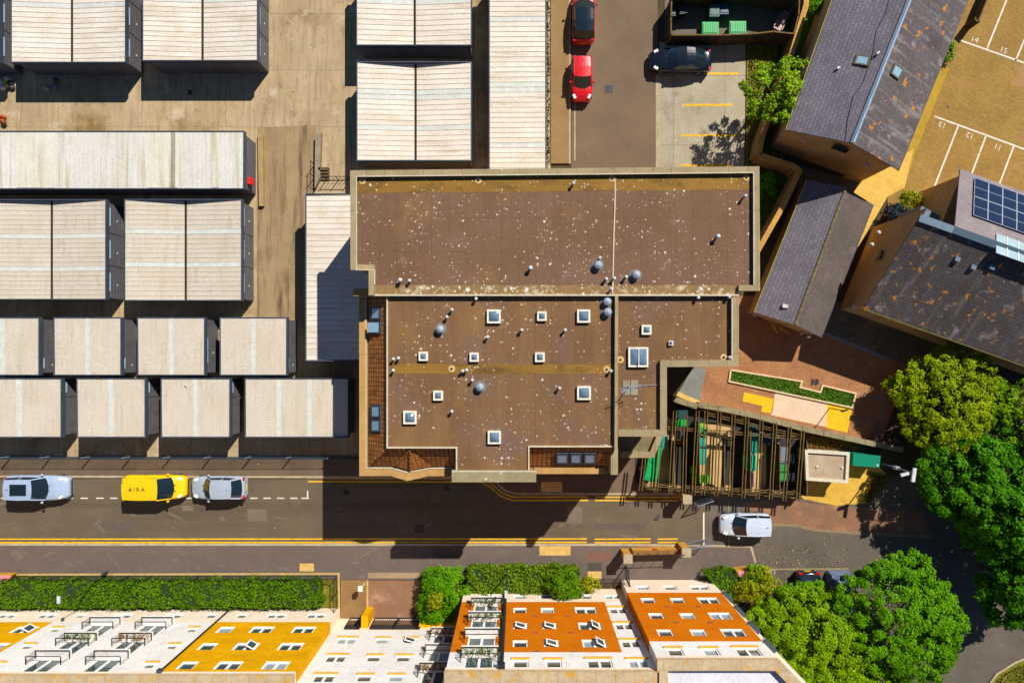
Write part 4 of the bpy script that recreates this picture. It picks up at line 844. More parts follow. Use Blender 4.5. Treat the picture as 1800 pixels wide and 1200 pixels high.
# ------------------------------------------------------------------ yard bits: steps, low walls, rails
t = thing('low_wall', 'mossy low kerb wall on the left edge of the ramp', 'wall', P(460, 300)); MB().prism(P2([(453, 236), (462, 236), (463, 362), (455, 362)], .3), 0, .3).build('wall', mat('mossy_concrete', C(176, 148, 98), C(150, 122, 76), sc=1.5, bump=.3), t)
t = thing('low_wall', 'grey low wall on the right edge of the ramp beside the steps', 'wall', P(558, 290)); MB().prism(P2([(554, 236), (564, 232), (562, 312), (553, 330)], .5), 0, .5).build('wall', mat('grey_concrete', C(158, 144, 120), C(130, 116, 92), sc=1.5, bump=.3), t)
railing('grey handrail along the ramp', [P(553, 290), P(552.5, 312), P(552, 336)], 1.0, .3, None)
railing('grey railing beside the corner of the flat roofed block', [P(574, 316), P(595, 316), P(616, 316)], 1.0, .3, None)
t = thing('concrete_steps', 'short flight of dark steps beside the ramp wall', 'steps', P(573, 308))
for i in range(4): MB().prism(P2([(563, 297 + i * 5), (580, 297 + i * 5), (579, 302 + i * 5), (562, 302 + i * 5)]), 0, .5 - .12 * i).build('step', mat('step_concrete', C(112, 92, 62), C(90, 74, 50), sc=2), t)
def litter(label, x, y, cols, seed, n=7, s=.45):
    r = random.Random(seed); t = thing('rubbish_pile', label, 'rubbish', P(x, y), None)
    for i in range(n):
        c = P(x, y) + Vector((r.uniform(-.5, .5), r.uniform(-.4, .4), r.uniform(.1, .3)))
        mb = MB(); mb.lathe(c - Vector((0, 0, .12)), [(r.uniform(.1, .2), 0), (r.uniform(.16, .28), .1), (r.uniform(.1, .2), .22), (.03, .3)], 7)
        mb.build('bag', plain('rubbish_%d' % cols[i % len(cols)][0], C(*cols[i % len(cols)])), t, smooth=True)
litter('heap of white and yellow rubbish bags against the garage wall', 14, 148, [(232, 220, 214), (206, 196, 196), (60, 60, 70), (214, 190, 60)], 3, 9)
litter('small blue grey rubbish heap in the shade of the garage', 92, 149, [(110, 132, 158), (60, 70, 84), (190, 180, 170)], 4, 4)
litter('orange brown rubbish at the left edge of the yard', 3, 213, [(196, 84, 20), (120, 60, 20)], 6, 4)
# ------------------------------------------------------------------ bin enclosure, bins, pergola
m_fencew = mat('dark_fence_boards', C(88, 74, 56), C(66, 58, 46), sc=1.5, bump=.2, brick=dict(w=5, h=.15, m=.012, v=.12, mc=.4))
m_wood = mat('pergola_timber', C(128, 100, 52), C(88, 68, 36), sc=2.5, bump=.2)
m_wallcop = mat('brick_wall_top', C(206, 158, 78), C(186, 136, 62), sc=1.0, bump=.2, brick=dict(w=.225, h=.1, m=.008, v=.1, mc=.75))
def board_fence(label, px, h, cop=None, group='board fences'):
    t = thing('board_fence', label, 'fence', P(*px[0]), group)
    pts = [P(x, y) for x, y in px]
    for a, b in zip(pts, pts[1:]):
        MB().beam(a + Vector((0, 0, h)), b + Vector((0, 0, h)), .05, h).build('panel', m_fencew, t)
        MB().beam(a + Vector((0, 0, h + .04)), b + Vector((0, 0, h + .04)), .1, .04).build('capping', m_wood, t)
    for a in pts: MB().beam(a, a + Vector((0.001, 0, h + .1)), .1, .1).build('post', m_wood, t)
board_fence('tall dark fence along the back of the bin enclosure', [(1175, 14), (1222, 13), (1262, 12), (1300, 10), (1350, 16), (1384, 22)], 2.1)
board_fence('dark board fence across the front of the bin enclosure', [(1171, 80), (1215, 80), (1260, 80), (1310, 78), (1345, 74), (1382, 78)], 1.7)
board_fence('dark fence on the left side of the bin enclosure', [(1172, 14), (1171, 48), (1171, 79)], 1.7)
board_fence('dark fence on the right side of the bin enclosure', [(1390, 10), (1388, 46), (1380, 78)], 1.7)
def wheelie(label, x, y, rz, col, w=.58, d=.72, h=1.05, z=0.1, big=False, group='wheelie bins', lid=None):
    t = thing('wheelie_bin', label, 'bin', P(x, y, z), group); t.rotation_euler = (0, 0, R(rz)); t.location = P(x, y, z + h) - Vector((0, 0, h))
    def B(mb, nm, m, par=t): o = mb.build(nm, m); o.parent = par; return o
    m = plain('bin_%d_%d_%d' % col, C(*col), .45); ml = plain('bin_%d_%d_%d' % (lid or col), C(*(lid or col)), .45)
    B(MB().box((0, 0, h / 2), (w * .94, d * .94, h * .86), taper=.82), 'body', m)
    mb = MB(); mb.box((0, 0, h - .03), (w, d, .07)); mb.box((0, .03, h + .02), (w * .86, d * .8, .05))
    if big:
        for i in range(7): mb.box((-w * .42 + i * w * .14, 0, h + .055), (w * .05, d * .8, .03))
    l = B(mb, 'lid', ml); B(MB().beam((-w * .4, -d * .53, h - .06), (w * .4, -d * .53, h - .06), .04, .04), 'handle', m, l)
    for sx in (-1, 1):
        for sy in ((-1, 1) if big else (-1,)): B(MB().cyl((sx * w * .36, sy * d * .32, .1), (sx * w * .43, sy * d * .32, .1), .1, n=12), 'wheel', m_tyre)
    return t
GR, TE, LI, PU, DG = (0, 168, 82), (0, 150, 120), (96, 190, 22), (110, 76, 96), (28, 66, 62)
wheelie('left of the two wide green bins with ribbed lids in the enclosure', 1249, 50, 0, (0, 168, 74), 1.25, .95, 1.2, 0, True)
wheelie('right of the two wide green bins with ribbed lids in the enclosure', 1297, 48.5, 0, (0, 168, 72), 1.25, .95, 1.2, 0, True)
wheelie('dark green bin in the left corner of the enclosure', 1181, 20, 0, (22, 62, 64), z=0)
wheelie('dark brown bin second from the left corner of the enclosure', 1200, 16, 10, (46, 34, 40), z=0)
wheelie('dark green bin with a yellow note behind the wide green bins', 1256, 19, 0, (24, 84, 72), .75, .9, 1.2, 0)
wheelie('dark blue bin beside the bin with the yellow note', 1273, 16, 0, (22, 64, 84), .66, .8, 1.1, 0)
t = thing('garden_chair', 'pinkish brown plastic chair tipped over in the bin enclosure', 'chair', P(1368, 45)); t.rotation_euler = (0, 0, R(-28)); m_ch = plain('brown_plastic', C(176, 140, 130), .5)
def lb(mb, nm, m=m_ch, par=None): o = mb.build(nm, m); o.parent = par or t; return o
mb = MB(); mb.box((0, 0, .55), (.62, .06, .05)); mb.box((-.3, .4, .62), (.06, .8, .05)); mb.box((.3, .4, .62), (.06, .8, .05)); mb.box((0, .8, .68), (.5, .06, .05)); lb(mb, 'back_frame')
for i in range(5): lb(MB().box((-.2 + i * .1, .4, .61), (.05, .74, .03)), 'slat')
mb = MB(); mb.box((0, -.3, .45), (.62, .6, .05)); lb(mb, 'seat')
for sx in (-1, 1):
    lb(MB().box((sx * .34, -.2, .62), (.07, .7, .05)), 'armrest')
    for sy in (-.5, .05): lb(MB().beam((sx * .27, sy, 0), (sx * .25, sy, .44), .06, .06), 'leg')
# pergola over the bin store
pg = thing('timber_pergola', 'timber pergola of paired beams over the coloured bins', 'pergola', P(1270, 800))
ZP = 2.0
beams = [((1132.5, 805), (1126, 863)), ((1161.7, 770), (1153, 865)), ((1186.7, 721.7), (1178.3, 866.7)), ((1205.8, 728), (1202.5, 867)), ((1226.7, 721.7), (1219, 870)), ((1241.7, 722), (1236, 870)),
         ((1265, 722), (1259, 872)), ((1290, 728), (1283.7, 872)), ((1314, 732), (1306.7, 875)), ((1339, 738), (1331.7, 877)), ((1363, 743), (1355, 878)), ((1389, 750), (1379, 880)), ((1411.7, 757), (1402.5, 881))]
for a, b in beams:
    for dx in (-2.6, 2.6): MB().beam(P(a[0] + dx, a[1], ZP), P(b[0] + dx, b[1], ZP), .055, .16).build('rafter', m_wood, pg)
for a, b in (((1241, 727), (1414, 768)), ((1174, 752), (1410, 770)), ((1130, 852), (1404, 867))):
    for dy in (-2, 2): MB().beam(P(a[0], a[1] + dy, ZP - .17), P(b[0], b[1] + dy, ZP - .17), .055, .15).build('cross_beam', m_wood, pg)
for x, y in ((1178, 852), (1219, 855), (1259, 858), (1306, 861), (1355, 864), (1402, 866), (1189, 752), (1240, 757), (1290, 761), (1339, 765), (1388, 769), (1412, 768), (1130, 850)):
    MB().beam(P(x, y, ZP - .33) - Vector((0, 0, ZP - .33)), P(x, y, ZP - .33) + Vector((.001, 0, 0)), .1, .1).build('post', m_wood, pg)
m_scr = mat('screen_boards', C(62, 54, 40), C(44, 40, 32), sc=2, bump=.2)
for i, (x, y0, y1, l) in enumerate(((1176, 770, 848, 'boarded screen beside the large green bins'), (1219, 738, 852, 'boarded screen to the left of the lime bins'), (1262, 776, 852, 'slatted screen in the middle of the bin store'),
        (1306, 752, 858, 'boarded screen to the left of the teal bins'), (1356, 776, 858, 'boarded screen to the left of the bottle bins'), (1402, 770, 864, 'boarded screen at the hut end of the bin store'))):
    t = thing('timber_screen', l, 'screen', P(x, y0), 'screens in the bin store'); n = int((y1 - y0) / 3.4); u = Vector((0, 0, 1))
    if i != 2: MB().beam(P(x, y0) + u * 1.75, P(x, y1) + u * 1.75, .05, 1.75).build('panel', m_scr, t)
    mb = MB()
    for k in range(n): mb.box(P(x, y0 + (k + .5) * 3.4, 0) + u * 1.55, (.03, .08, .38), R(18))
    mb.build('slats', m_scr, t)
    for z in (1.36, 1.76): MB().beam(P(x, y0) + u * z + Vector((.002, 0, 0)), P(x, y1) + u * z + Vector((.002, 0, 0)), .07, .05).build('rail', m_wood, t)
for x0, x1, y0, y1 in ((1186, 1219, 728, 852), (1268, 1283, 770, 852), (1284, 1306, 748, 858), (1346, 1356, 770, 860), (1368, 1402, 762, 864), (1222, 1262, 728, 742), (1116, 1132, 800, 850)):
    sheet('alley_shade', [(x0, y0), (x1, y0 + 4), (x1, y1), (x0, y1)], .114, mat('alley_shade_tone', C(58, 54, 50), C(46, 44, 42), sc=1.5), 'painted shade on the floor between the screens of the bin store')  # dark sheets painting in the shade of the alleys between the screens
board_fence('low fence along the front of the bin store', [(1128, 856), (1178, 858), (1259, 862), (1330, 867), (1400, 871)], .9)
for l, x, y, rz, c, w_, d_, h_, bg in (
    ('upper of the two long green bins at the left of the bin store', 1151.5, 801, -12, GR, .9, 1.35, 1.3, 0), ('lower of the two long green bins at the left of the bin store', 1146, 830, -12, GR, .95, 1.3, 1.35, 0),
    ('teal lidded bin under the edge of the flat roofed block', 1160.5, 775, -12, TE, .8, 1.0, 1.2, 0), ('round topped green bin near the grey slab', 1199.5, 742, 0, (0, 170, 60), .75, .6, 1.1, 0),
    ('dark bin behind the round topped green bin', 1200, 730, 0, DG, .8, .8, 1.1, 0), ('lime bin at the top of the second bay', 1229.5, 747.5, 0, LI, .5, .35, 1.0, 0),
    ('green bin under the lime bin of the second bay', 1236, 757, 0, (20, 176, 90), .75, .4, 1.05, 0), ('teal bin in the middle of the second bay', 1233, 775, 0, (0, 156, 140), .6, .85, 1.1, 0),
    ('long teal bin lower in the second bay', 1233, 802, 0, (0, 166, 136), .6, 1.15, 1.1, 0), ('lime bin above the lowest one of the second bay', 1223, 827, 0, LI, .6, .6, 1.0, 0), ('lowest lime bin of the second bay', 1225, 842, 0, LI, .62, .62, 1.05, 0),
    ('green bin right of the lowest lime bin', 1242, 842, 0, (90, 186, 20), .34, .6, 1.0, 0), ('top teal bin of the fourth bay', 1328, 767, 0, TE, .8, .6, 1.2, 0), ('upper long teal bin of the fourth bay', 1322, 785, 0, TE, .75, 1.0, 1.15, 0),
    ('lower long teal bin of the fourth bay', 1320, 813, 0, (0, 176, 126), .8, 1.2, 1.2, 0), ('purple bin at the foot of the fourth bay', 1317, 843, 0, PU, .7, 1.1, 1.1, 0), ('dark bin at the back of the fourth bay', 1326, 753, 0, DG, .9, .6, 1.1, 0),
    ('grey bin of the bottle bay', 1378, 799, 0, (120, 126, 132), .6, 1.2, 1.0, 0), ('upper green bin of the bottle bay', 1377, 822, 0, (40, 140, 70), .7, .6, 1.0, 0), ('lower green bin of the bottle bay', 1376, 838, 0, (50, 146, 76), .7, .6, 1.0, 0),
    ('dark bin right of the grey bin', 1389, 806, 0, (28, 40, 50), .55, .7, 1.0, 0), ('black bin at the back of the bottle bay', 1355, 770, 0, (40, 52, 66), 1.1, .8, 1.1, 0), ('dark bin low in the bottle bay', 1391, 838, 0, (30, 38, 44), .5, .6, 1.0, 0)):
    wheelie(l, x, y, rz, c, w_, d_, h_, .11, bool(bg), 'bins in the bin store')
litter('pile of orange brown boxes beside the teal bin', 1181, 771, [(190, 116, 40), (140, 90, 40)], 8, 5)
litter('orange cloth on the bin store wall', 1300, 733, [(214, 130, 40)], 9, 3)
litter('brown and purple rubbish beside the left pergola beam', 1126, 820, [(176, 110, 70), (120, 110, 160), (60, 50, 50)], 10, 6)
m_stone = mat('stone_wall_top', C(158, 144, 106), C(128, 116, 84), sc=1.6, bump=.3, spots=[(C(170, 150, 60), 1.2, .6, .75)], brick=dict(w=1.6, h=4, m=.03, v=.08, mc=.4))
def cop_wall(label, px, zt, wd, mw, mc, group='garden walls', name='garden_wall'):
    t = thing(name, label, 'wall', P(*px[0]), group); segs, _ = ribbon(P2(px, zt), wd); mb = MB(); mc_ = MB()
    for s in segs: mb.prism(inset(s, .03), 0, zt - .08)
    for s in segs: mc_.prism(s, zt - .08, zt)
    mb.build('wall', mw, t); mc_.build('coping', mc, t); return t
cop_wall('stone topped wall between the red courtyard and the pergola', [(1228, 711), (1273, 719), (1330, 731), (1420, 755), (1500, 772), (1588, 791)], 1.0, .4, m_stone, m_stone)
cop_wall('short stepped wall end beside the grey slab', [(1184, 700), (1196, 705), (1226, 714)], 1.3, .42, m_stone, m_stone)
cop_wall('yellow topped brick wall beside the bin enclosure', [(1422, -40), (1417, 10), (1391, 98), (1340, 240), (1334, 272)], 1.8, .4, m_brickw, m_wallcop)
cop_wall('yellow topped brick wall turning behind the flat roofed block', [(1335.5, 272), (1396, 292), (1406, 300), (1378, 360), (1326, 452)], 1.8, .38, m_brickw, m_wallcop)
# hut, cabinet
t = thing('service_hut', 'beige flat roofed hut with a raised rim beside the pergola', 'hut', P(1453, 818)); m_hut = mat('hut_render', C(220, 198, 166), C(204, 180, 148), sc=1.2, bump=.1)
q = [(1415, 790), (1494, 795), (1491, 849), (1417, 844)]; qq = P2(q, 1.8)
MB().prism(inset(qq, .12), 0, 1.55).build('wall', m_hut, t); MB().prism(inset(qq, .1), 1.55, 1.62).build('roof', mat('hut_roof', C(196, 164, 130), C(174, 142, 110), sc=1.0, bump=.15, spots=[(C(150, 110, 70), 1.0, .62, .78)]), t)
i2 = inset(qq, .22); qq = ccw(qq)
mb = MB()
for k in range(4): j = (k + 1) % 4; mb.prism([qq[k], qq[j], i2[j], i2[k]], 1.5, 1.8, bottom=True)
mb.build('roof_rim', m_hut, t)
for x, y in ((1436, 820), (1480, 822)): c = P(x, y, 1.64); MB().lathe(c - Vector((0, 0, .01)), [(.1, 0), (.1, .05), (.06, .08)], 12).build('roof_cap', m_hut, t)
t = thing('street_cabinet', 'green metal street cabinet next to the beige hut', 'cabinet', P(1522, 808)); q = P2([(1500, 796), (1548, 801), (1546, 821.5), (1499, 818)], 1.35); m_cab = plain('cabinet_green', C(0, 132, 98), .4)
MB().prism(inset(q, .03), 0, 1.3).build('body', m_cab, t); MB().prism(q, 1.3, 1.36).build('lid', m_cab, t); MB().cyl(P(1542, 817, 1.36), P(1542, 817, 1.36) + Vector((0, 0, .05)), .08, n=10).build('lid_cap', m_ball, t)
mb = MB(); a, b = q[0], q[1]
t = thing('sign_post', 'slim dark sign post casting its shadow over the pale landing', 'sign', P(1463, 716)); b = P(1458, 717); MB().cyl(b, b + Vector((0, 0, 2.6)), .035, n=8).build('post', m_black, t); MB().box(b + Vector((.02, 0, 2.4)), (.5, .04, .4), R(20)).build('sign_panel', m_black, t)
r_ = random.Random(4)
for i, (x, y, rz) in enumerate(((1357, 573, 62), (1362, 576, 66), (1372, 577, 40), (1377, 580, 44), (1366, 574, 52))):
    t = thing('timber_length', 'loose yellow timber length lying by the small slate house', 'timber', P(x, y), 'loose timbers'); u = Vector((math.cos(R(-rz)), math.sin(R(-rz)), 0)) * .5
    MB().beam(P(x, y) + u + Vector((0, 0, .08 + .05 * i)), P(x, y) - u + Vector((0, 0, .08 + .05 * i)), .1, .06).build('plank', mat('new_timber', C(222, 168, 60), C(200, 146, 50), sc=3), t)
for i, (x, y, l) in enumerate(((1322, 554, 'pale spherical bollard near the orange timbers'), (1403, 586, 'left of the two pale balls by the slate gable'), (1414, 592, 'right of the two pale balls by the slate gable'))):
    t = thing('bollard', l, 'bollard', P(x, y), 'pale ball bollards'); b = P(x, y); MB().cyl(b, b + Vector((0, 0, .6)), .06, n=8).build('post', m_grey, t); MB().lathe(b + Vector((0, 0, .58)), [(.05, 0), (.12, .06), (.13, .13), (.1, .21), (.02, .25)], 12).build('ball', m_ball, t, smooth=True)

# ------------------------------------------------------------------ slate roofed houses
m_slate = mat('slate_lit', C(136, 122, 134), C(116, 104, 116), sc=.6, bump=.25, brick=dict(w=.42, h=.26, m=.02, v=.12, mc=.5), streak=(C(110, 94, 112), .5, .5, .55, .75), spots=[('v', C(226, 218, 210), .9, .02, .06, .5)])
m_slate2 = mat('slate_lichen', C(122, 106, 108), C(98, 84, 88), sc=.5, bump=.25, brick=dict(w=.34, h=.22, m=.016, v=.1, mc=.62), streak=(C(158, 144, 142), 2.4, .22, .52, .72, 'UV'), spots=[(C(74, 62, 60), .45, .58, .74), (C(198, 126, 24), 1.3, .59, .645), (C(150, 138, 134), 1.0, .56, .72), ('v', C(220, 210, 190), 1.8, .03, .08, .4)])
m_slate3 = mat('slate_dark', C(112, 100, 106), C(92, 80, 86), sc=.5, bump=.25, brick=dict(w=.34, h=.22, m=.018, v=.12, mc=.5), streak=(C(142, 130, 134), 2.0, .22, .54, .74, 'UV'), spots=[(C(80, 66, 66), .5, .58, .74), ('v', C(226, 216, 196), 2.0, .03, .09, .45), (C(198, 128, 28), 1.8, .605, .65), (C(150, 136, 128), 1.1, .58, .7)])
m_tanbrick = mat('tan_brick', C(204, 166, 112), C(184, 146, 94), sc=.8, bump=.15, brick=dict(w=.225, h=.075, m=.008, v=.12, mc=.82))
m_verge = mat('verge_mortar', C(186, 176, 96), C(150, 140, 76), sc=3)
def house(label, L0, L1, K0, K1, R0, R1, ze, zk, ml, mr, ridge, inx=.35):
    """two pitches: left eave L0-L1, ridge K0-K1, right eave R0-R1 in photo pixels"""
    l0, l1, r0, r1 = (P(*p, ze) for p in (L0, L1, R0, R1)); k0, k1 = P(*K0, zk), P(*K1, zk)
    h = thing('slate_house', label, 'house', Vector(((l0 + r1) / 2).to_2d().to_3d()), 'slate roofed houses')
    for nm, q, m in (('roof', (l0, l1, k1, k0), ml), ('roof', (r1, r0, k0, k1), mr)):
        mb = MB(); t = Vector((0, 0, -.12)); mb.quad(*q); mb.quad(*[p + t for p in q[::-1]])
        for i in range(4): a, b = q[i], q[(i + 1) % 4]; mb.quad(a + t, b + t, b, a)
        mb.build(nm, m, h)
    f = inset([l0.to_2d(), l1.to_2d(), r1.to_2d(), r0.to_2d()], inx)
    mb = MB(); mb.prism(f, 0, ze - .1)
    ax = (l1 - l0).normalized()
    for e, (a, b, k) in enumerate(((l1, r1, k1), (l0, r0, k0))):
        o = -ax * inx if e == 0 else ax * inx; s = (b - a).normalized() * inx
        mb.add([a + o + s - Vector((0, 0, .12)), b + o - s - Vector((0, 0, .12)), k + o - Vector((0, 0, .16))], [(0, 1, 2)])
    mb.build('wall', m_tanbrick, h)
    n = max(4, int((k1 - k0).length / .45)); mb = MB()
    if ridge == 'tile':
        for i in range(n): mb.cyl(k0.lerp(k1, i / n) - Vector((0, 0, .03)), k0.lerp(k1, (i + .95) / n) - Vector((0, 0, .03)), .12, .13, 8)
        mb.build('ridge_tile', mat('ridge_mossy', C(128, 116, 74), C(96, 86, 66), sc=2), h)
    else:
        sd = ax.cross(Vector((0, 0, 1))); mb.beam(k0 + Vector((0, 0, .05)), k1 + Vector((0, 0, .05)), .2, .14); mb.build('ridge_cap', plain('ridge_blue', C(40, 64, 86)), h)
        s_ = sd if (r0 - k0).dot(sd) > 0 else -sd
        e0 = (r0 - k0) * .055; mb = MB(); mb.quad(k0 + e0 + Vector((0, 0, .05)), k0 + Vector((0, 0, .06)), k1 + Vector((0, 0, .06)), k1 + e0 + Vector((0, 0, .05))); mb.build('ridge_flashing', mat('ridge_flash', C(160, 182, 204), C(130, 152, 176), sc=2), h)
    for a, b in ((l0, l1), (r0, r1)): MB().beam(a + Vector((0, 0, -.06)), b + Vector((0, 0, -.06)), .13, .1).build('gutter', m_verge if a is l0 else m_black, h)
    return h, (l0, l1, k0, k1, r0, r1)
def on_roof(q, x, y):
    """height of the plane through q at a photo pixel"""
    n = (q[1] - q[0]).cross(q[2] - q[0]); d = P(x, y, 0) - Vector((0, 0, H)); o = Vector((0, 0, H)); t = n.dot(q[0] - o) / n.dot(d); return o + d * t
def rwin(h, q, px, m=m_rglass, fr=None):
    pts = [on_roof(q, *p) for p in px]; n = (pts[1] - pts[0]).cross(pts[2] - pts[0]).normalized(); n = n if n.z > 0 else -n; cen = sum(pts, Vector()) / 4
    ins = [cen + (p - cen) * .74 for p in pts]; up = n * .1; e = MB()
    for i in range(4): j = (i + 1) % 4; e.quad(pts[i] + up, pts[j] + up, ins[j] + up, ins[i] + up); e.quad(pts[i] - up * .2, pts[j] - up * .2, pts[j] + up, pts[i] + up)
    f = e.build('roof_window', fr or mat('window_frame_olive', C(116, 110, 84), C(96, 90, 70)), h); MB().quad(*[p + up * .8 for p in ins]).build('pane', m, f)
hA, qA = house('long slate house with a blue ridge and orange lichen on its right pitch', (1486, -62), (1383, 228), (1621, -62), (1496, 251), (1727, -62), (1580, 299), 4.8, 6.5, m_slate, m_slate2, 'flash')
qa, qb = (qA[0], qA[1], qA[3]), (qA[4], qA[5], qA[3])
rwin(hA, qa, [(1506, 96), (1531, 100), (1526, 117), (1500, 113)]); rwin(hA, qb, [(1572, 111), (1588, 122), (1578, 141), (1564, 130)])
mb = MB(); px = [(1567, -5), (1560, 20), (1543, 50), (1537, 90), (1520, 140), (1500, 170), (1490, 210), (1486, 246)]
for a, b in zip(px, px[1:]): mb.beam(on_roof(qa, *a) + Vector((0, 0, .07)), on_roof(qa, *b) + Vector((0, 0, .07)), .03, .03)
mb.build('cable', m_black, hA)
for x, y in ((1472, 121), (1541, 95)): c = on_roof(qa, x, y); MB().box(c + Vector((0, 0, .12)), (.22, .12, .2), R(30)).build('roof_vent', m_ball, hA)
mb = MB(); c = on_roof(qa, 1485, 250)
MB().box(P(1480, 257, 4.9) + Vector((0, -.1, -.3)), (1.1, .15, .5), R(-20)).build('gable_window', m_bglass, hA)
for x, y in ((1412, 246), (1524, 290)): c = P(x, y, 3.2); MB().lathe(c, [(.16, 0), (.2, .06), (.12, .14)], 10).build('wall_lamp', m_ball, hA)
hB, qB = house('small slate outhouse with a mossy ridge between the brick wall and the buff path', (1420, 316), (1327, 549), (1487.5, 330), (1397.5, 571), (1535.5, 360), (1444, 593), 2.35, 3.3, m_slate, m_slate2.copy() if False else mat('slate_brown', C(120, 102, 100), C(100, 84, 84), sc=.5, bump=.25, brick=dict(w=.34, h=.22, m=.014, v=.1, mc=.62), spots=[(C(84, 70, 66), .6, .58, .74), ('v', C(220, 210, 190), 1.8, .03, .08, .45), (C(140, 124, 112), 1.0, .6, .76)]), 'tile', .2)
c = on_roof((qB[0], qB[1], qB[3]), 1379, 538); MB().box(c + Vector((0, 0, .1)), (.4, .26, .16), R(-8)).build('roof_vent', m_ball, hB)
# house with the solar panels: lower pitch, far pitch, lean-to
k1, k2 = P(1621, 384, 7.5), P(1860, 503, 7.5)
hC = thing('slate_house', 'slate house with solar panels, a glazed roof light and lichen spotted tiles', 'house', P(1660, 480), 'slate roofed houses')
e1, e2 = P(1518, 541, 4.7), P(1880, 670, 4.7)
ridge0 = P(1616, 383, 7.5); ax = (e2 - e1).normalized(); ridge1 = ridge0 + ax * 16; e2 = e1 + ax * 16
def thick(q, nm, m, par, th=.12):
    mb = MB(); t = Vector((0, 0, -th)); mb.quad(*q); mb.quad(*[p + t for p in q[::-1]])
    for i in range(4): a, b = q[i], q[(i + 1) % 4]; mb.quad(a + t, b + t, b, a)
    return mb.build(nm, m, par)
thick((e1, e2, ridge1, ridge0), 'roof', m_slate3, hC)
up = (ridge0 - e1); up.z = 0; up = up.normalized()
f0, f1 = P(1689, 300.5, 5.0), None; ka = P(1679, 402, 7.5)
t0 = (ka - ridge0).dot(ax); ka = ridge0 + ax * t0; W_ = (f0 - ka).dot(up); f0 = ka + up * W_; f0.z = 5.2; f1 = f0 + ax * (16 - t0)
thick((f1, f0, ka, ridge1), 'roof', mat('slate_sunlit', C(148, 134, 132), C(128, 116, 118), sc=.7, bump=.2, brick=dict(w=.34, h=.22, m=.012, v=.06, mc=.75), spots=[(C(176, 120, 60), 1.0, .66, .74)]), hC)  # sun-facing far pitch: sunlight put into a paler slate colour
fq = (f0, f1, ka)
mb = MB(); ins_ = .4
lo = [e1 + up * ins_ + ax * ins_, e1 + up * ins_ + ax * 16, e1 + up * 7.2 + ax * 16, e1 + up * 7.2 + ax * ins_]
mb.prism([p.to_2d() for p in lo], 0, 4.6)
mb.add([lo[0].to_2d().to_3d() + Vector((0, 0, 4.6)), lo[3].to_2d().to_3d() + Vector((0, 0, 7.2)), lo[3].to_2d().to_3d() + Vector((0, 0, 4.6))], [(0, 1, 2)])
b0 = ka + ax * .3; mb.prism([p.to_2d() for p in (b0, ridge1, f1 - up * .3, f0 - up * .3 + ax * .3)], 0, 5.0)
mb.build('wall', m_tanbrick, hC)
MB().beam(ridge0 + ax * (t0 - .1) + Vector((0, 0, .1)), ridge1 + Vector((0, 0, .1)), .5, .25).build('ridge_cap', plain('ridge_slate_blue', C(48, 74, 90)), hC)
mb = MB(); mb.beam(ridge0 + Vector((0, 0, .06)), ridge0 + ax * (t0 - .1) + Vector((0, 0, .06)), .5, .1); mb.build('ridge_flashing', m_lead, hC)
mb = MB(); mb.beam(e1 + Vector((0, 0, -.05)), e2 + Vector((0, 0, -.05)), .14, .1); mb.build('gutter', m_verge, hC)
lt = [P(1620, 362, 4.4), P(1682, 395, 4.4), P(1673, 412, 4.4), P(1612, 384, 4.4)]
MB().prism([p.to_2d() for p in lt], 0, 4.4).build('lean_to', m_lead, hC)
m_pv = mat('solar_cells', C(24, 36, 62), C(18, 28, 52), sc=2, rough=.15, spec=.7, brick=dict(w=.165, h=.165, m=.008, v=.06, mc=2.2, off=0.0))
s0, s1, s2 = on_roof(fq, 1711, 314), on_roof(fq, 1703, 378), on_roof(fq, 1800, 342)
du = ax; dv = (on_roof(fq, 1703, 378) - s0); dv = dv - ax * dv.dot(ax); hv = dv.length; dv = dv.normalized(); n = (f1 - f0).cross(ka - f0).normalized(); n = n if n.z > 0 else -n
pw, ph = 1.04, hv / 2
for r in range(2):
    for c in range(7):
        o = s0 + ax * (c * pw) + dv * (r * ph) + n * .12; a = [o + ax * .02 + dv * .02, o + ax * (pw - .02) + dv * .02, o + ax * (pw - .02) + dv * (ph - .02), o + ax * .02 + dv * (ph - .02)]
        mb = MB(); mb.quad(*a); mb.quad(*[p - n * .05 for p in a[::-1]])
        for i in range(4): mb.quad(a[i] - n * .05, a[(i + 1) % 4] - n * .05, a[(i + 1) % 4], a[i])
        pv = mb.build('solar_panel', m_pv, hC); e = MB()
        for i in range(4): e.beam(a[i] + n * .012, a[(i + 1) % 4] + n * .012, .035, .02)
        e.beam(a[0].lerp(a[3], .5) + n * .012, a[1].lerp(a[2], .5) + n * .012, .03, .02)
        e.build('panel_frame', plain('panel_frame_grey', C(150, 158, 168)), pv)
g0, g1, g2, g3 = (on_roof(fq, *p) for p in ((1750, 411), (1747, 444.5), (1800, 464), (1800, 428)))
gv = g1 - g0; gv = gv - ax * gv.dot(ax)
for c in range(6):
    o = g0 + ax * c * .8 + n * .08; a = [o, o + ax * .72, o + ax * .72 + gv, o + gv]; MB().quad(*a).build('roof_light', mat('pale_roof_light', C(176, 198, 202), C(146, 168, 176), sc=.8, rough=.2), hC)
    MB().beam(o + ax * .76 + n * .03, o + ax * .76 + gv + n * .03, .07, .06).build('glazing_bar', m_wframe, hC)
for x, y in ((1681, 456), (1709, 470), (1742, 470)): c = on_roof((e1, e2, ridge0), x, y); MB().box(c + Vector((0, 0, .08)), (.34, .3, .2), R(-20)).build('roof_vent', m_lead, hC)
sl = on_roof((e1, e2, ridge0), 1620, 566)
for p, q in (((1540, 445), (1548, 451)), ((1556, 437), (1562, 440))):
    c = P((p[0] + q[0]) / 2, (p[1] + q[1]) / 2, 3.4); MB().box(c, (.12, .7, .8), R(-20)).build('gable_window', m_bglass, hC)
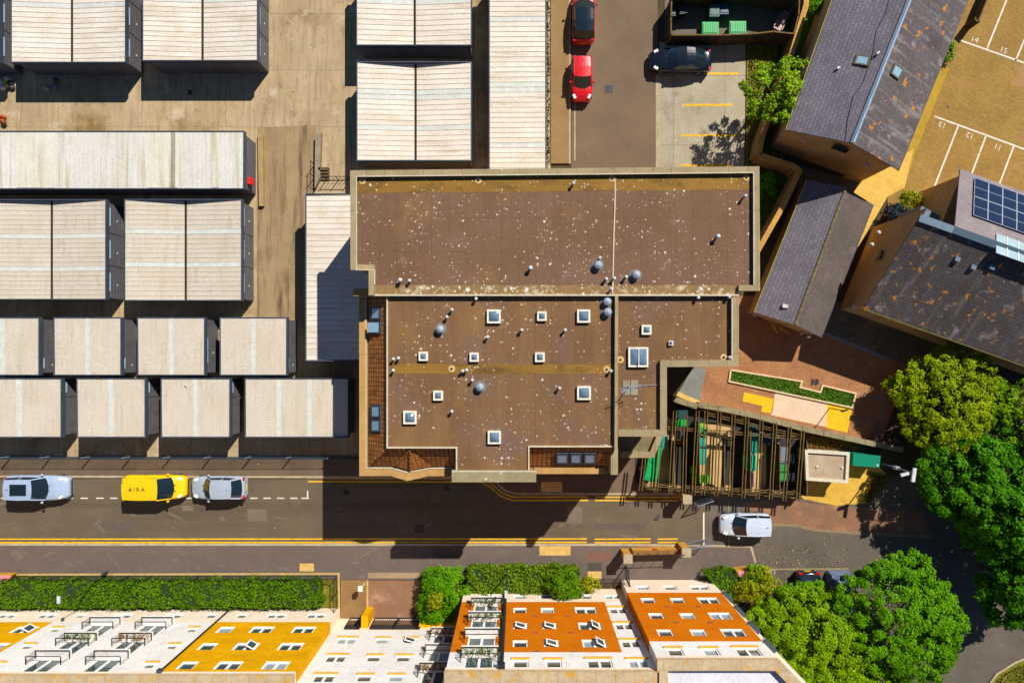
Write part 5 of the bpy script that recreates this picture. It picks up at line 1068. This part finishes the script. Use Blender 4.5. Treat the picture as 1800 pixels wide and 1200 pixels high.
for x, y in ((1501, 540), (1532, 430), (1544, 409)): c = P(x, y, 2.8); MB().lathe(c, [(.12, 0), (.16, .08), (.08, .18)], 8).build('wall_lamp', m_ball, hC)
board_fence('dark fence closing the corner of the car park', [(1694, 46), (1701, 52), (1722, 0), (1745, -50)], 1.2)
# ------------------------------------------------------------------ the flats along the south side
m_cream = mat('cream_render', C(250, 230, 204), C(238, 214, 186), sc=.6, bump=.05, streak=(C(226, 204, 176), 1.5, .3, .58, .8))
m_off = mat('off_white_render', C(226, 218, 206), C(210, 202, 190), sc=.5, bump=.05, streak=(C(196, 188, 176), 1.2, 1.2, .55, .75))
m_ytile = mat('yellow_cladding', C(226, 152, 26), C(208, 134, 20), sc=.5, bump=.12, brick=dict(w=1.2, h=.3, m=.012, v=.06, mc=.8), streak=(C(196, 128, 14), .6, 2.5, .5, .75), spec=.05)
m_otile = mat('orange_cladding', C(206, 108, 44), C(190, 96, 36), sc=.5, bump=.12, brick=dict(w=.3, h=.12, m=.008, v=.06, mc=.86), streak=(C(186, 92, 20), .5, 2.0, .52, .75), spec=.05)
m_sill = mat('ochre_sill', C(226, 168, 60), C(206, 148, 48), sc=3)
m_lichen = mat('lichen_parapet', C(206, 180, 140), C(180, 156, 120), sc=1.5, bump=.2, spots=[(C(206, 150, 30), 2.0, .54, .66), (C(150, 130, 104), 2.5, .6, .75)], brick=dict(w=1.1, h=9, m=.02, v=.05, mc=.7))
m_wroof = mat('pale_roof_membrane', C(226, 222, 224), C(206, 202, 206), sc=.5, brick=dict(w=1.4, h=9, m=.02, v=.03, mc=.85))
m_wpane = glass('window_glass', C(54, 74, 76), .05); m_curt = plain('net_curtain', C(150, 164, 166), .4); m_pvc = mat('white_upvc', C(250, 248, 244), C(238, 236, 232), sc=3, rough=.4)
random.seed(11)
def flats(label, X0, X1, Yd, h, zone, mats, wins, doors, poly, z_sills=True, extra=()):
    """facade in the plane y = -Yd facing the street; wins: (x, z, w, h, leaves, open), doors: (x, z floor, w, plants)"""
    b = thing('block_of_flats', label, 'building', ((X0 + X1) / 2, -Yd, 0), 'flats along the street'); D = .13
    op = [(x - w_ / 2, x + w_ / 2, z - h_ / 2, z + h_ / 2) for x, z, w_, h_, *_ in wins] + [(x - w_ / 2, x + w_ / 2, z + .02, z + 2.1) for x, z, w_, *_ in doors] + list(extra)
    xs = sorted({X0, X1, *[round(v, 3) for o in op for v in o[:2]], *[v for v in zone['x'] if X0 < v < X1]}); zs = sorted({0.0, h, *[round(v, 3) for o in op for v in o[2:]], *zone['z']})
    mb = MB()
    for i in range(len(xs) - 1):
        for j in range(len(zs) - 1):
            cx, cz = (xs[i] + xs[i + 1]) / 2, (zs[j] + zs[j + 1]) / 2
            if any(o[0] < cx < o[1] and o[2] < cz < o[3] for o in op): continue
            mb.quad((xs[i + 1], -Yd, zs[j]), (xs[i], -Yd, zs[j]), (xs[i], -Yd, zs[j + 1]), (xs[i + 1], -Yd, zs[j + 1]), zone['f'](cx, cz))
    for x0, x1, z0, z1 in op:
        k = 0; d = Yd + D
        mb.quad((x0, -Yd, z0), (x0, -d, z0), (x0, -d, z1), (x0, -Yd, z1), k); mb.quad((x1, -d, z0), (x1, -Yd, z0), (x1, -Yd, z1), (x1, -d, z1), k)
        mb.quad((x0, -Yd, z1), (x0, -d, z1), (x1, -d, z1), (x1, -Yd, z1), k); mb.quad((x0, -d, z0), (x0, -Yd, z0), (x1, -Yd, z0), (x1, -d, z0), k)
    n = len(poly); poly = ccw(poly)
    for i in range(n):
        a, c = poly[i], poly[(i + 1) % n]
        if abs(a[1] + Yd) < .01 and abs(c[1] + Yd) < .01: continue
        zz = [0.0] + [z for z in zone['z']] + [h]
        for z0, z1 in zip(zz, zz[1:]): mb.quad((a[0], a[1], z0), (c[0], c[1], z0), (c[0], c[1], z1), (a[0], a[1], z1), 0 if a[0] > 14 or c[0] > 14 else zone['f'](min(max(a[0], X0 + .1), X1 - .1), (z0 + z1) / 2))
    mb.build('wall', mats, b)
    MB().poly(poly, h - .35).build('roof', m_wroof, b)
    q = ccw(poly); i2 = inset(q, .55); o2 = inset(q, -.06); mb = MB()
    for k in range(n): j = (k + 1) % n; mb.prism([o2[k], o2[j], i2[j], i2[k]], h - .34, h, bottom=True)
    mb.build('parapet', m_lichen, b)
    q3 = inset(q, -.05); mb = MB()
    for k in range(n): j = (k + 1) % n; mb.prism([q3[k], q3[j], inset(q, -.001)[j], inset(q, -.001)[k]], h - .6, h - .345, bottom=True)
    mb.build('parapet_band', m_cream, b)
    def frame(x, z0, z1, w_, lv, opn):
        y = -Yd - D + .05; t = .1; mb = MB()
        for e in (x - w_ / 2 + t / 2, x + w_ / 2 - t / 2): mb.box((e, y, (z0 + z1) / 2), (t, .06, z1 - z0))
        for e in (z0 + t / 2, z1 - t / 2): mb.box((x, y, e), (w_ - 2 * t, .058, t))
        if lv == 2: mb.box((x, y, (z0 + z1) / 2), (.16, .06, z1 - z0 - 2 * t))
        f = mb.build('window', m_pvc, b)
        mb = MB(); mb.quad((x + w_ / 2, y - .035, z0), (x - w_ / 2, y - .035, z0), (x - w_ / 2, y - .035, z1), (x + w_ / 2, y - .035, z1)); mb.build('pane', m_wpane if random.random() < .72 else m_curt, f)
        if opn:
            wd = (w_ / 2 - .12) if lv == 2 else w_ - .2; hx = x + w_ / 2 - .1; mb = MB(); a = R(28 if lv == 2 else 16); c = Vector((hx - wd / 2 * math.cos(a), y + .05 + wd / 2 * math.sin(a), (z0 + z1) / 2))
            for e in (-wd / 2 + .05, wd / 2 - .05): mb.box(c + Vector((e * math.cos(a), -e * math.sin(a), 0)), (.09, .05, z1 - z0 - .2), -a)
            for e in (z0 + .15, z1 - .15): mb.box(c + Vector((0, 0, e - c.z)), (wd - .18, .048, .09), -a)
            s = mb.build('casement', m_pvc, f)
            mb = MB(); mb.box(c, (wd - .16, .012, z1 - z0 - .35), -a); mb.build('casement_glass', m_wpane, f)
        return f
    for x, z, w_, h_, lv, opn in wins:
        f = frame(x, z - h_ / 2, z + h_ / 2, w_, lv, opn)
        k = zone['f'](x, z)
        if z > 3 and k in zone['sill']: MB().box((x, -Yd + .05, z - h_ / 2 - .05), (w_ + .16, .14, .08)).build('sill', m_sill, f)
    for x, z, w_, pl in doors:
        frame(x, z + .02, z + 2.1, w_, 2, 0)
        bw, bd = w_ + .5, .55; y0 = -Yd
        bal = MB().box((x, y0 + bd / 2, z - .06), (bw, bd, .12)).build('balcony', m_off, b); mb = MB()
        for zz in (1.0, .12):
            mb.beam((x - bw / 2, y0 + bd - .03, z + zz), (x + bw / 2, y0 + bd - .03, z + zz), .045, .04)
            for e in (-1, 1): mb.beam((x + e * (bw / 2 - .02), y0 + .0, z + zz), (x + e * (bw / 2 - .02), y0 + bd - .07, z + zz), .05, .05)
        k = int(bw / .13)
        for i in range(k + 1): xx = x - bw / 2 + .03 + i * (bw - .06) / k; mb.beam((xx, y0 + bd - .03, z), (xx + .001, y0 + bd - .03, z + .97), .012, .012)
        for e in (-1, 1):
            for i in range(4): mb.beam((x + e * (bw / 2 - .02), y0 + .05 + i * .12, z), (x + e * (bw / 2 - .02) + .001, y0 + .05 + i * .12, z + .97), .012, .012)
        mb.build('balustrade', m_black, bal)
        if pl:
            r = np.random.default_rng(int(abs(x * 31 + z * 7))); nn = 150
            c = np.column_stack([r.uniform(x - bw / 2 + .15, x + bw / 2 - .15, nn), r.uniform(y0 + .15, y0 + bd - .02, nn), z + .12 + np.abs(r.normal(0, .28, nn))])
            c[:, 0] = np.round(c[:, 0] * 2.2) / 2.2 + r.normal(0, .11, nn)
            o = leaves('foliage', c, r.normal(size=(nn, 3)) + np.array([0, .4, .8]), .14, leafmat('balcony_leaf_%d' % pl, (C(130, 150, 40), C(224, 150, 70))[pl - 1], C(60, 76, 24), C(236, 226, 200)), bal, 3, off=b.location)
    return b
zl = dict(x=[-34.3, -22.2], z=[2.75, 10.95], sill=(2,), f=lambda x, z: 0 if z < 2.75 or z > 10.95 else (1 if x < -34.3 or x > -22.2 else 2))
WL = [(x, 1.5, w_, .8, lv, 0) for x, w_, lv in ((-38.6, 1.3, 2), (-35.6, 1.3, 2), (-33.1, .8, 1), (-29.9, 1.4, 2), (-26.1, 1.4, 2), (-23.2, .8, 1), (-20.9, .8, 1), (-18.3, 1.4, 2), (-15.3, 1.4, 2))]
for z in (4.15, 6.95, 9.75):
    WL += [(-38.4, z, 1.5, 1.05, 2, 0), (-35.4, z, 1.5, 1.1, 2, z == 4.15), (-33.2, z, .75, .7, 1, 0), (-23.4, z, .75, .7, 1, 0), (-21.0, z, 1.05, 1.05, 1, 0), (-18.4, z, 1.55, 1.1, 2, z > 6 and z < 8), (-15.4, z, 1.55, 1.1, 2, 0)]
fL = flats('long block of flats with yellow panels and six white balconies at the bottom left', -46, -13.87, 19.7, 11.3, zl, [m_cream, m_ytile, m_off], WL,
      [(x, z, 1.75, {(5.9, -30.2): 1, (5.9, -26.4): 2}.get((z, x), 0)) for x in (-30.2, -26.4) for z in (3.1, 5.9, 8.7)], [(-46, -19.7), (-13.87, -19.7), (-13.87, -31), (-46, -31)])
MB().cyl((-22.2, -19.6, .3), (-22.2, -19.6, 10.7), .06, n=8).build('drainpipe', m_black, fL); MB().box((-22.2, -19.55, 10.8), (.28, .2, .3)).build('hopper', m_dgrey, fL)
zs_ = dict(x=[], z=[2.35, 10.95], sill=(1,), f=lambda x, z: 0 if z < 2.35 or z > 10.95 else 1)
WS = []
for z in (4.1, 6.95, 9.75): WS += [(-12.35, z, 1.4, 1.0, 2, 0), (-9.8, z, 1.0, .85, 1, 0), (-7.8, z, 1.0, .85, 1, z < 5)]
fS = flats('set back white flats over the gated drive, between yellow and orange blocks', -13.87, -4.2, 20.5, 11.3, zs_, [m_cream, m_off], WS, [(-5.45, z, 1.5, p) for z, p in ((3.1, 2), (5.9, 0), (8.7, 2))],
      [(-13.87, -20.5), (-4.2, -20.5), (-4.2, -31), (-13.87, -31)], extra=[(-13.1, -11.9, .05, 2.15), (-11.2, -7.4, .05, 2.15)])
MB().box((-10.2, -21.0, 1.1), (6.5, .1, 2.4)).build('undercroft', m_fencew, fS)
MB().box((-5.9, -20.4, .9), (3.2, .2, 1.8)).build('yellow_plinth', m_ytile, fS); MB().box((-11.55, -20.05, .95), (.5, .9, 1.9)).build('yellow_pier', m_ytile, fS)
for l, a, c in (('narrow dark gate at the end of the brown path', -13.05, -11.95), ('left leaf of the dark drive gates', -11.15, -9.35), ('right leaf of the dark drive gates', -9.25, -7.45)):
    gate(l, Vector((a, -20.42, 0)), Vector((c, -20.42, 0)), 2.0, m_black, 'drive_gate')
zm = dict(x=[6.3], z=[2.9, 11.35, 13.7], sill=(2,), f=lambda x, z: 0 if z < 2.9 or z > 13.7 else (2 if x > 6.3 or z > 11.35 else 1))
WM = [(x, 1.8, w_, .85, lv, 0) for x, w_, lv in ((-2.2, 1.5, 2), (.1, .95, 1), (2.05, .95, 1), (4.75, 1.4, 2), (7.05, 1.2, 2))]
for i, z in enumerate((4.55, 7.35, 10.1, 12.85)): WM += [(.1, z, .95, .95, 1, i == 1), (2.05, z, .95, .95, 1, i in (1, 2)), (4.75, z, 1.5, 1.15, 2, i in (1, 2)), (7.05, z, 1.25, 1.05, 2, 0)]
fM = flats('orange tiled flats with a column of planted balconies in the bottom middle', -4.2, 7.93, 18.17, 14.1, zm, [m_cream, m_otile, m_off], WM, [(-2.35, z, 1.75, p) for z, p in ((3.4, 1), (6.2, 1), (9.0, 0), (11.75, 1))],
      [(-4.2, -18.17), (7.93, -18.17), (7.93, -30), (-4.2, -30)])
MB().cyl((-1.0, -17.98, 1.6), (-1.0, -17.98, 13.5), .12, n=10).build('drainpipe', m_black, fM); MB().box((-1.0, -17.95, 13.6), (.4, .3, .3)).build('hopper', m_black, fM)
for z in (5.7, 8.5, 11.3):
    for x in (1.1, 3.4): MB().box((x, -18.15, z), (.3, .06, .1)).build('vent_grille', m_rpatch, fM)
zr = dict(x=[], z=[2.9, 11.4, 13.7], sill=(2,), f=lambda x, z: 0 if z < 2.9 or z > 13.7 else (1 if z < 11.4 else 2))
WR = [(x, 1.8, w_, .85, lv, 0) for x, w_, lv in ((9.3, .95, 1), (11.35, .95, 1), (13.55, 1.4, 2))]
for z in (4.5, 7.35, 10.1, 12.85): WR += [(9.2, z, .95, .95, 1, 0), (11.3, z, .95, .95, 1, 0), (13.5, z, 1.45, 1.15, 2, 0)]
fR = flats('orange tiled flats with a slanting right side next to the trees', 7.95, 14.85, 17.49, 14.1, zr, [m_cream, m_otile, m_off], WR, [], [(7.95, -17.49), (14.85, -17.49), (24, -27.0), (7.95, -27.0)])
for z in (3.0, 5.8, 8.6, 11.4):
    c = Vector((15.2, -17.75, z)); bal = MB().box(c, (.9, .4, .3), R(-46)).build('side_balcony', m_off, fR); MB().box(c + Vector((0, 0, .2)), (.94, .44, .09), R(-46)).build('balustrade', m_dgrey, bal)
for z in (5.7, 8.5):
    for x in (10.3, 12.5): MB().box((x, -17.47, z), (.3, .06, .1)).build('vent_grille', m_rpatch, fR)
# ------------------------------------------------------------------ hedges, shrubs, trees
m_bark = mat('bark', C(96, 78, 58), C(66, 54, 42), sc=4, bump=.5)
g1, g2, g3 = C(84, 138, 24), C(34, 74, 10), C(140, 172, 50)
LM = dict(hedge=leafmat('hedge_leaf', C(112, 152, 8), C(48, 90, 0), C(156, 186, 24)), lime=leafmat('lime_hedge_leaf', C(132, 160, 20), C(66, 104, 8), C(188, 200, 50)), fine=leafmat('yellow_green_leaf', C(170, 186, 10), C(76, 104, 2), C(218, 218, 50)),
          mid=leafmat('mid_green_leaf', C(116, 172, 8), C(46, 100, 0), C(168, 206, 30)), dark=leafmat('deep_green_leaf', C(92, 158, 8), C(18, 66, 2), C(160, 210, 30)), olive=leafmat('olive_leaf', C(140, 178, 8), C(64, 102, 0), C(204, 208, 36)),
          flower=leafmat('flowering_leaf', C(168, 196, 30), C(50, 108, 8), C(244, 242, 170)), yellow=leafmat('golden_leaf', C(176, 172, 16), C(86, 110, 6), C(230, 204, 60)))
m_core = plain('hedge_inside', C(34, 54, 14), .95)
def shell(pts, z0, z1, dens, seed, rough=.06):
    """points and normals over the top and sides of an upright block"""
    r = np.random.default_rng(seed); pts = ccw(pts); q, _ = scatter(pts, dens, seed); n = len(q)
    c = [np.column_stack([q, np.full(n, z1) + r.normal(0, rough, n) + .1 * np.sin(q[:, 0] * 1.7) * np.cos(q[:, 1] * 2.1) + .09 * np.sin(q[:, 0] * 4.3 + q[:, 1] * 3.1) + .07 * np.sin(q[:, 0] * .6 + 1)])]; nr = [np.tile([0, 0, 1.], (n, 1))]
    for i in range(len(pts)):
        a, b = np.array(pts[i][:2], float), np.array(pts[(i + 1) % len(pts)][:2], float); L_ = np.linalg.norm(b - a); k = int(L_ * (z1 - z0) * dens)
        t = r.uniform(0, 1, (k, 1)); d = (b - a) / L_; nn = np.array([d[1], -d[0], 0.])
        c.append(np.column_stack([a + (b - a) * t + nn[:2] * (r.normal(0, rough, (k, 1)) + .09 * np.sin(t * L_ * 2.3 + i) + .06 * np.sin(t * L_ * 5.1)), r.uniform(z0, z1, k)])); nr.append(np.tile(nn, (k, 1)))
    c = np.vstack(c); nr = np.vstack(nr) + r.normal(0, .55, (len(c), 3)); return c, nr
def hedge(name, label, px, z, h, m, seed, cat='hedge', size=.15, dens=190, rough=.07, group=None):
    pts = [Vector((p[0], p[1])) for p in P2(px, z)]; t = thing(name, label, cat, pts[0].to_3d(), group)
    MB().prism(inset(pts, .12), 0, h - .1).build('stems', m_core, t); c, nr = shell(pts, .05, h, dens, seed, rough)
    leaves('foliage', c, nr, size, m, t, seed, off=t.location); return t
hedge('clipped_hedge', 'long clipped dark green hedge in front of the yellow panelled flats', [(-60, 1024), (560, 1022), (562, 1067), (-60, 1068)], 1.1, 1.1, LM['hedge'], 31, group='clipped hedges')
hedge('clipped_hedge', 'bright lime green clipped hedge in front of the orange tiled flats', [(822, 1000), (1012, 999), (1019, 1008), (1019, 1040), (960, 1044), (824, 1046)], 1.3, 1.3, LM['lime'], 32, group='clipped hedges')
hedge('clipped_hedge', 'slanting dark green hedge at the right corner of the orange flats', [(1241, 1008), (1278, 1000), (1296, 1010), (1298, 1062), (1284, 1066)], 1.2, 1.2, LM['hedge'], 33, group='clipped hedges')
t = thing('brick_pier', 'small brick pier with a pink top between hedge and golden shrub', 'pillar', P(1310, 1010)); q = P2([(1294, 1003), (1317, 1000), (1322, 1012), (1300, 1016)], 1.0)
MB().prism(q, 0, .95).build('shaft', m_gpier, t); MB().prism(inset(q, .06), .95, 1.0).build('top', mat('pink_top', C(214, 96, 110), C(230, 160, 160), sc=5), t)
t = thing('brick_pier', 'pinkish brick pier at the left end of the front garden', 'pillar', P(6, 1018)); q = P2([(-20, 1010), (22, 1010), (8, 1028), (-20, 1030)], .7); MB().prism(q, 0, .65).build('shaft', m_gpier, t); MB().prism(inset(q, .06), .65, .7).build('top', mat('pink_top', C(214, 96, 110), C(230, 160, 160), sc=5), t)
def crown(name, label, x, y, rp, zc, rz, m, seed, n=11000, size=.26, cat='tree', trunk=True, base=None, sq=(1, 1), lump=.22, cl=.42, low=-.35, group='trees', dens=9, nb=9, gap=.55):
    """a crown of several overlapping leafy masses, each covered in leaf clumps that stand out from darker gaps"""
    r = np.random.default_rng(seed); rad = rp * (H - zc) / F; c0 = P(x, y, zc); b = base or P(x, y, zc).to_2d().to_3d(); b = Vector((b.x, b.y, 0))
    t = thing(name, label, cat, b, group); S = np.array([rad * sq[0], rad * sq[1], rz])
    bl = [(np.array([0, 0, .12]), .66)]
    for i in range(nb):
        a = i * 6.283 / nb + r.uniform(-.3, .3); q = r.uniform(.42, .72); bl.append((np.array([math.cos(a) * q, math.sin(a) * q, r.uniform(-.3, .38) * (1.15 - q)]), r.uniform(.27, .46)))
    for i in range(max(3, nb // 2)):
        a = r.uniform(0, 6.283); q = r.uniform(.05, .4); bl.append((np.array([math.cos(a) * q, math.sin(a) * q, r.uniform(.25, .55)]), r.uniform(.26, .42)))
    nc = int(rad * rad * dens * 1.7); pts, nrs = [], []
    wts = np.array([q * q for _, q in bl]); wts /= wts.sum()
    for (c, q), wt in zip(bl, wts):
        k = int(nc * wt * 1.5) + 6; d = r.normal(size=(k, 3)); d /= np.linalg.norm(d, axis=1, keepdims=True); d = d[d[:, 2] > -.55]
        p = c + d * (q * r.uniform(.82, 1.06, len(d)))[:, None]; ok = np.ones(len(p), bool)
        for c2, q2 in bl:
            if c2 is not c: ok &= np.linalg.norm(p - c2, axis=1) > q2 * .86
        pts.append(p[ok]); nrs.append(d[ok])
    cc = np.vstack(pts) * S; cd = np.vstack(nrs); k = r.integers(0, len(cc), n); csz = r.uniform(.35, 1.7, len(cc)) * cl
    off = r.normal(size=(n, 3)); off /= np.linalg.norm(off, axis=1, keepdims=True); off[:, 2] = np.where(r.uniform(size=n) < .75, np.abs(off[:, 2]), off[:, 2]) * .7
    p = cc[k] + off * (csz[k] * r.uniform(.3, 1.1, n) ** .6)[:, None] + r.normal(0, .07, (n, 3)) * (r.uniform(size=(n, 1)) < .5)
    nr = off * .6 + cd[k] * .45 + np.array([0, 0, .6]) + r.normal(0, .4, (n, 3))
    m2 = n // 5; e = r.integers(0, len(bl), m2); d = r.normal(size=(m2, 3)); d /= np.linalg.norm(d, axis=1, keepdims=True)
    p2 = (np.array([bl[i][0] for i in e]) + d * (np.array([bl[i][1] for i in e]) * r.uniform(gap, .88, m2))[:, None]) * S
    p = np.vstack([p, p2]) + np.array(c0); nr = np.vstack([nr, d + r.normal(0, .6, (m2, 3))]); p[:, 2] = np.maximum(p[:, 2], .2)
    leaves('crown', p, nr, size, m, t, seed, off=b)
    if trunk:
        mb = MB(); top = Vector((c0.x, c0.y, zc - rz * .15)); rt = max(.07, rad * .055); mb.cyl(b, top, rt, rt * .55, 10)
        for i in range(7):
            a = i * 2.4 + seed; e_ = Vector((c0.x, c0.y, zc)) + Vector((math.cos(a) * rad * .6, math.sin(a) * rad * .6, rz * r.uniform(-.05, .45))); s = b.lerp(top, r.uniform(.5, .95)); mb.cyl(s, e_, rt * .4, rt * .12, 7)
        mb.build('trunk', m_bark, t)
    return t
crown('broadleaf_tree', 'yellow green fine leaved tree at the right end of the courtyard', 1668, 716, 104, 2.8, 2.4, LM['fine'], 51, 52000, .16, cl=.26, dens=22, nb=12)
crown('broadleaf_tree', 'small yellow green tree touching the lichen spotted slate house', 1606, 672, 46, 2.3, 1.7, LM['fine'], 52, 9000, .18, cl=.27, dens=18)
crown('broadleaf_tree', 'dark olive tree at the right edge below the lichen spotted slate house', 1806, 735, 72, 4.0, 2.8, LM['olive'], 53, 14000, .2, cl=.3, dens=16)
crown('broadleaf_tree', 'large deep green tree with bright leaf tips over the bend of the road', 1730, 850, 116, 3.4, 3.0, LM['dark'], 54, 52000, .2, cl=.32, nb=12, dens=14)
crown('broadleaf_tree', 'deep green tree at the right edge shading the bend of the road', 1800, 910, 122, 4.4, 3.4, LM['dark'], 55, 42000, .22, cl=.34, dens=14)
crown('broadleaf_tree', 'deep green tree at the right edge with bright tips above the grass corner', 1790, 1025, 74, 4.0, 2.8, LM['dark'], 56, 20000, .22, cl=.34, dens=14)
crown('broadleaf_tree', 'dense mid green round tree in the bottom right beside the dark bend', 1586, 1098, 118, 4.8, 2.6, LM['mid'], 57, 56000, .17, cl=.25, dens=26, nb=15, gap=.6)
crown('broadleaf_tree', 'olive green tree with loose leaves next to the orange flats', 1442, 1132, 108, 4.0, 2.2, LM['olive'], 58, 50000, .16, cl=.26, dens=24, nb=15, gap=.5)
crown('broadleaf_tree', 'small olive tree against the slanting side of the orange flats', 1358, 1108, 62, 3.2, 1.7, LM['olive'], 59, 19000, .16, cl=.24, dens=24, nb=11, gap=.5)
crown('broadleaf_tree', 'bottom edge olive tree right under the small one at the slanting wall', 1404, 1196, 62, 3.8, 1.8, LM['olive'], 75, 19000, .16, cl=.24, dens=24, nb=11, gap=.5)
crown('broadleaf_tree', 'bottom edge olive tree between the two larger ones', 1500, 1206, 92, 4.2, 2.2, LM['olive'], 60, 32000, .16, cl=.25, dens=24, nb=13, gap=.5)
crown('broadleaf_tree', 'low olive tree hanging over the dark car with red tail lights', 1408, 1066, 46, 2.6, 0.8, LM['mid'], 61, 11000, .16, cl=.22, dens=20)
crown('flowering_tree', 'light green flowering tree between the concrete bays and the long slate house', 1360, 162, 60, 4.0, 2.2, LM['flower'], 62, 5200, .2, cl=.26, dens=9, gap=.3)
S = dict(cat='shrub', trunk=False, group='shrubs')
crown('shrub', 'golden shrub beside the pink topped pier', 1333, 1035, 38, 1.5, 1.3, LM['yellow'], 63, 4200, .17, cl=.3, dens=16, **S)
crown('shrub', 'mossy green shrub above the pink topped pier', 1328, 1008, 20, 1.2, .9, LM['olive'], 64, 1500, .15, cl=.25, dens=16, **S)
crown('shrub', 'bright green rounded shrub at the left end of the lime hedge', 786, 1032, 43, 1.2, 1.0, LM['mid'], 65, 6500, .17, cl=.3, dens=18, **S)
crown('shrub', 'green shrub beside the railing of the red brown drive', 764, 1068, 31, 1.1, 1.0, LM['mid'], 66, 3600, .17, cl=.28, dens=18, **S)
crown('shrub', 'small yellow flowered shrub in the green bed by the drive', 766, 1056, 14, 2.2, .5, LM['yellow'], 67, 700, .15, cl=.22, dens=16, **S)
crown('shrub', 'loose dark shrub against the right end of the lime hedge', 992, 1034, 30, 1.9, 1.2, LM['hedge'], 68, 3000, .16, cl=.28, dens=18, **S)
crown('shrub', 'yellow green climber on the short railing', 1034, 1028, 16, .9, .7, LM['yellow'], 69, 900, .16, cl=.24, dens=16, **S)
crown('shrub', 'bright yellow green bush at the corner of the buff path', 1598, 353, 19, 1.0, .8, LM['yellow'], 70, 1500, .15, cl=.25, dens=18, **S)
crown('shrub', 'dark slate blue bush under the bright yellow green bush', 1580, 378, 20, .8, .7, leafmat('blue_leaf', C(66, 84, 96), C(36, 48, 58)), 71, 1300, .15, cl=.25, dens=18, **S)
crown('shrub', 'green shrub in the corner behind the flat roofed block', 1348, 325, 18, .8, .6, LM['mid'], 72, 1300, .15, cl=.25, dens=18, **S)
crown('shrub', 'lime weeds along the car park wall', 1668, 92, 8, .4, .4, LM['mid'], 73, 500, .15, cl=.2, sq=(.8, 2.6), dens=30, **S)
crown('shrub', 'green shrub at the foot of the long slate house near the wall', 1434, 12, 16, .8, .6, LM['mid'], 74, 900, .16, cl=.25, dens=18, **S)
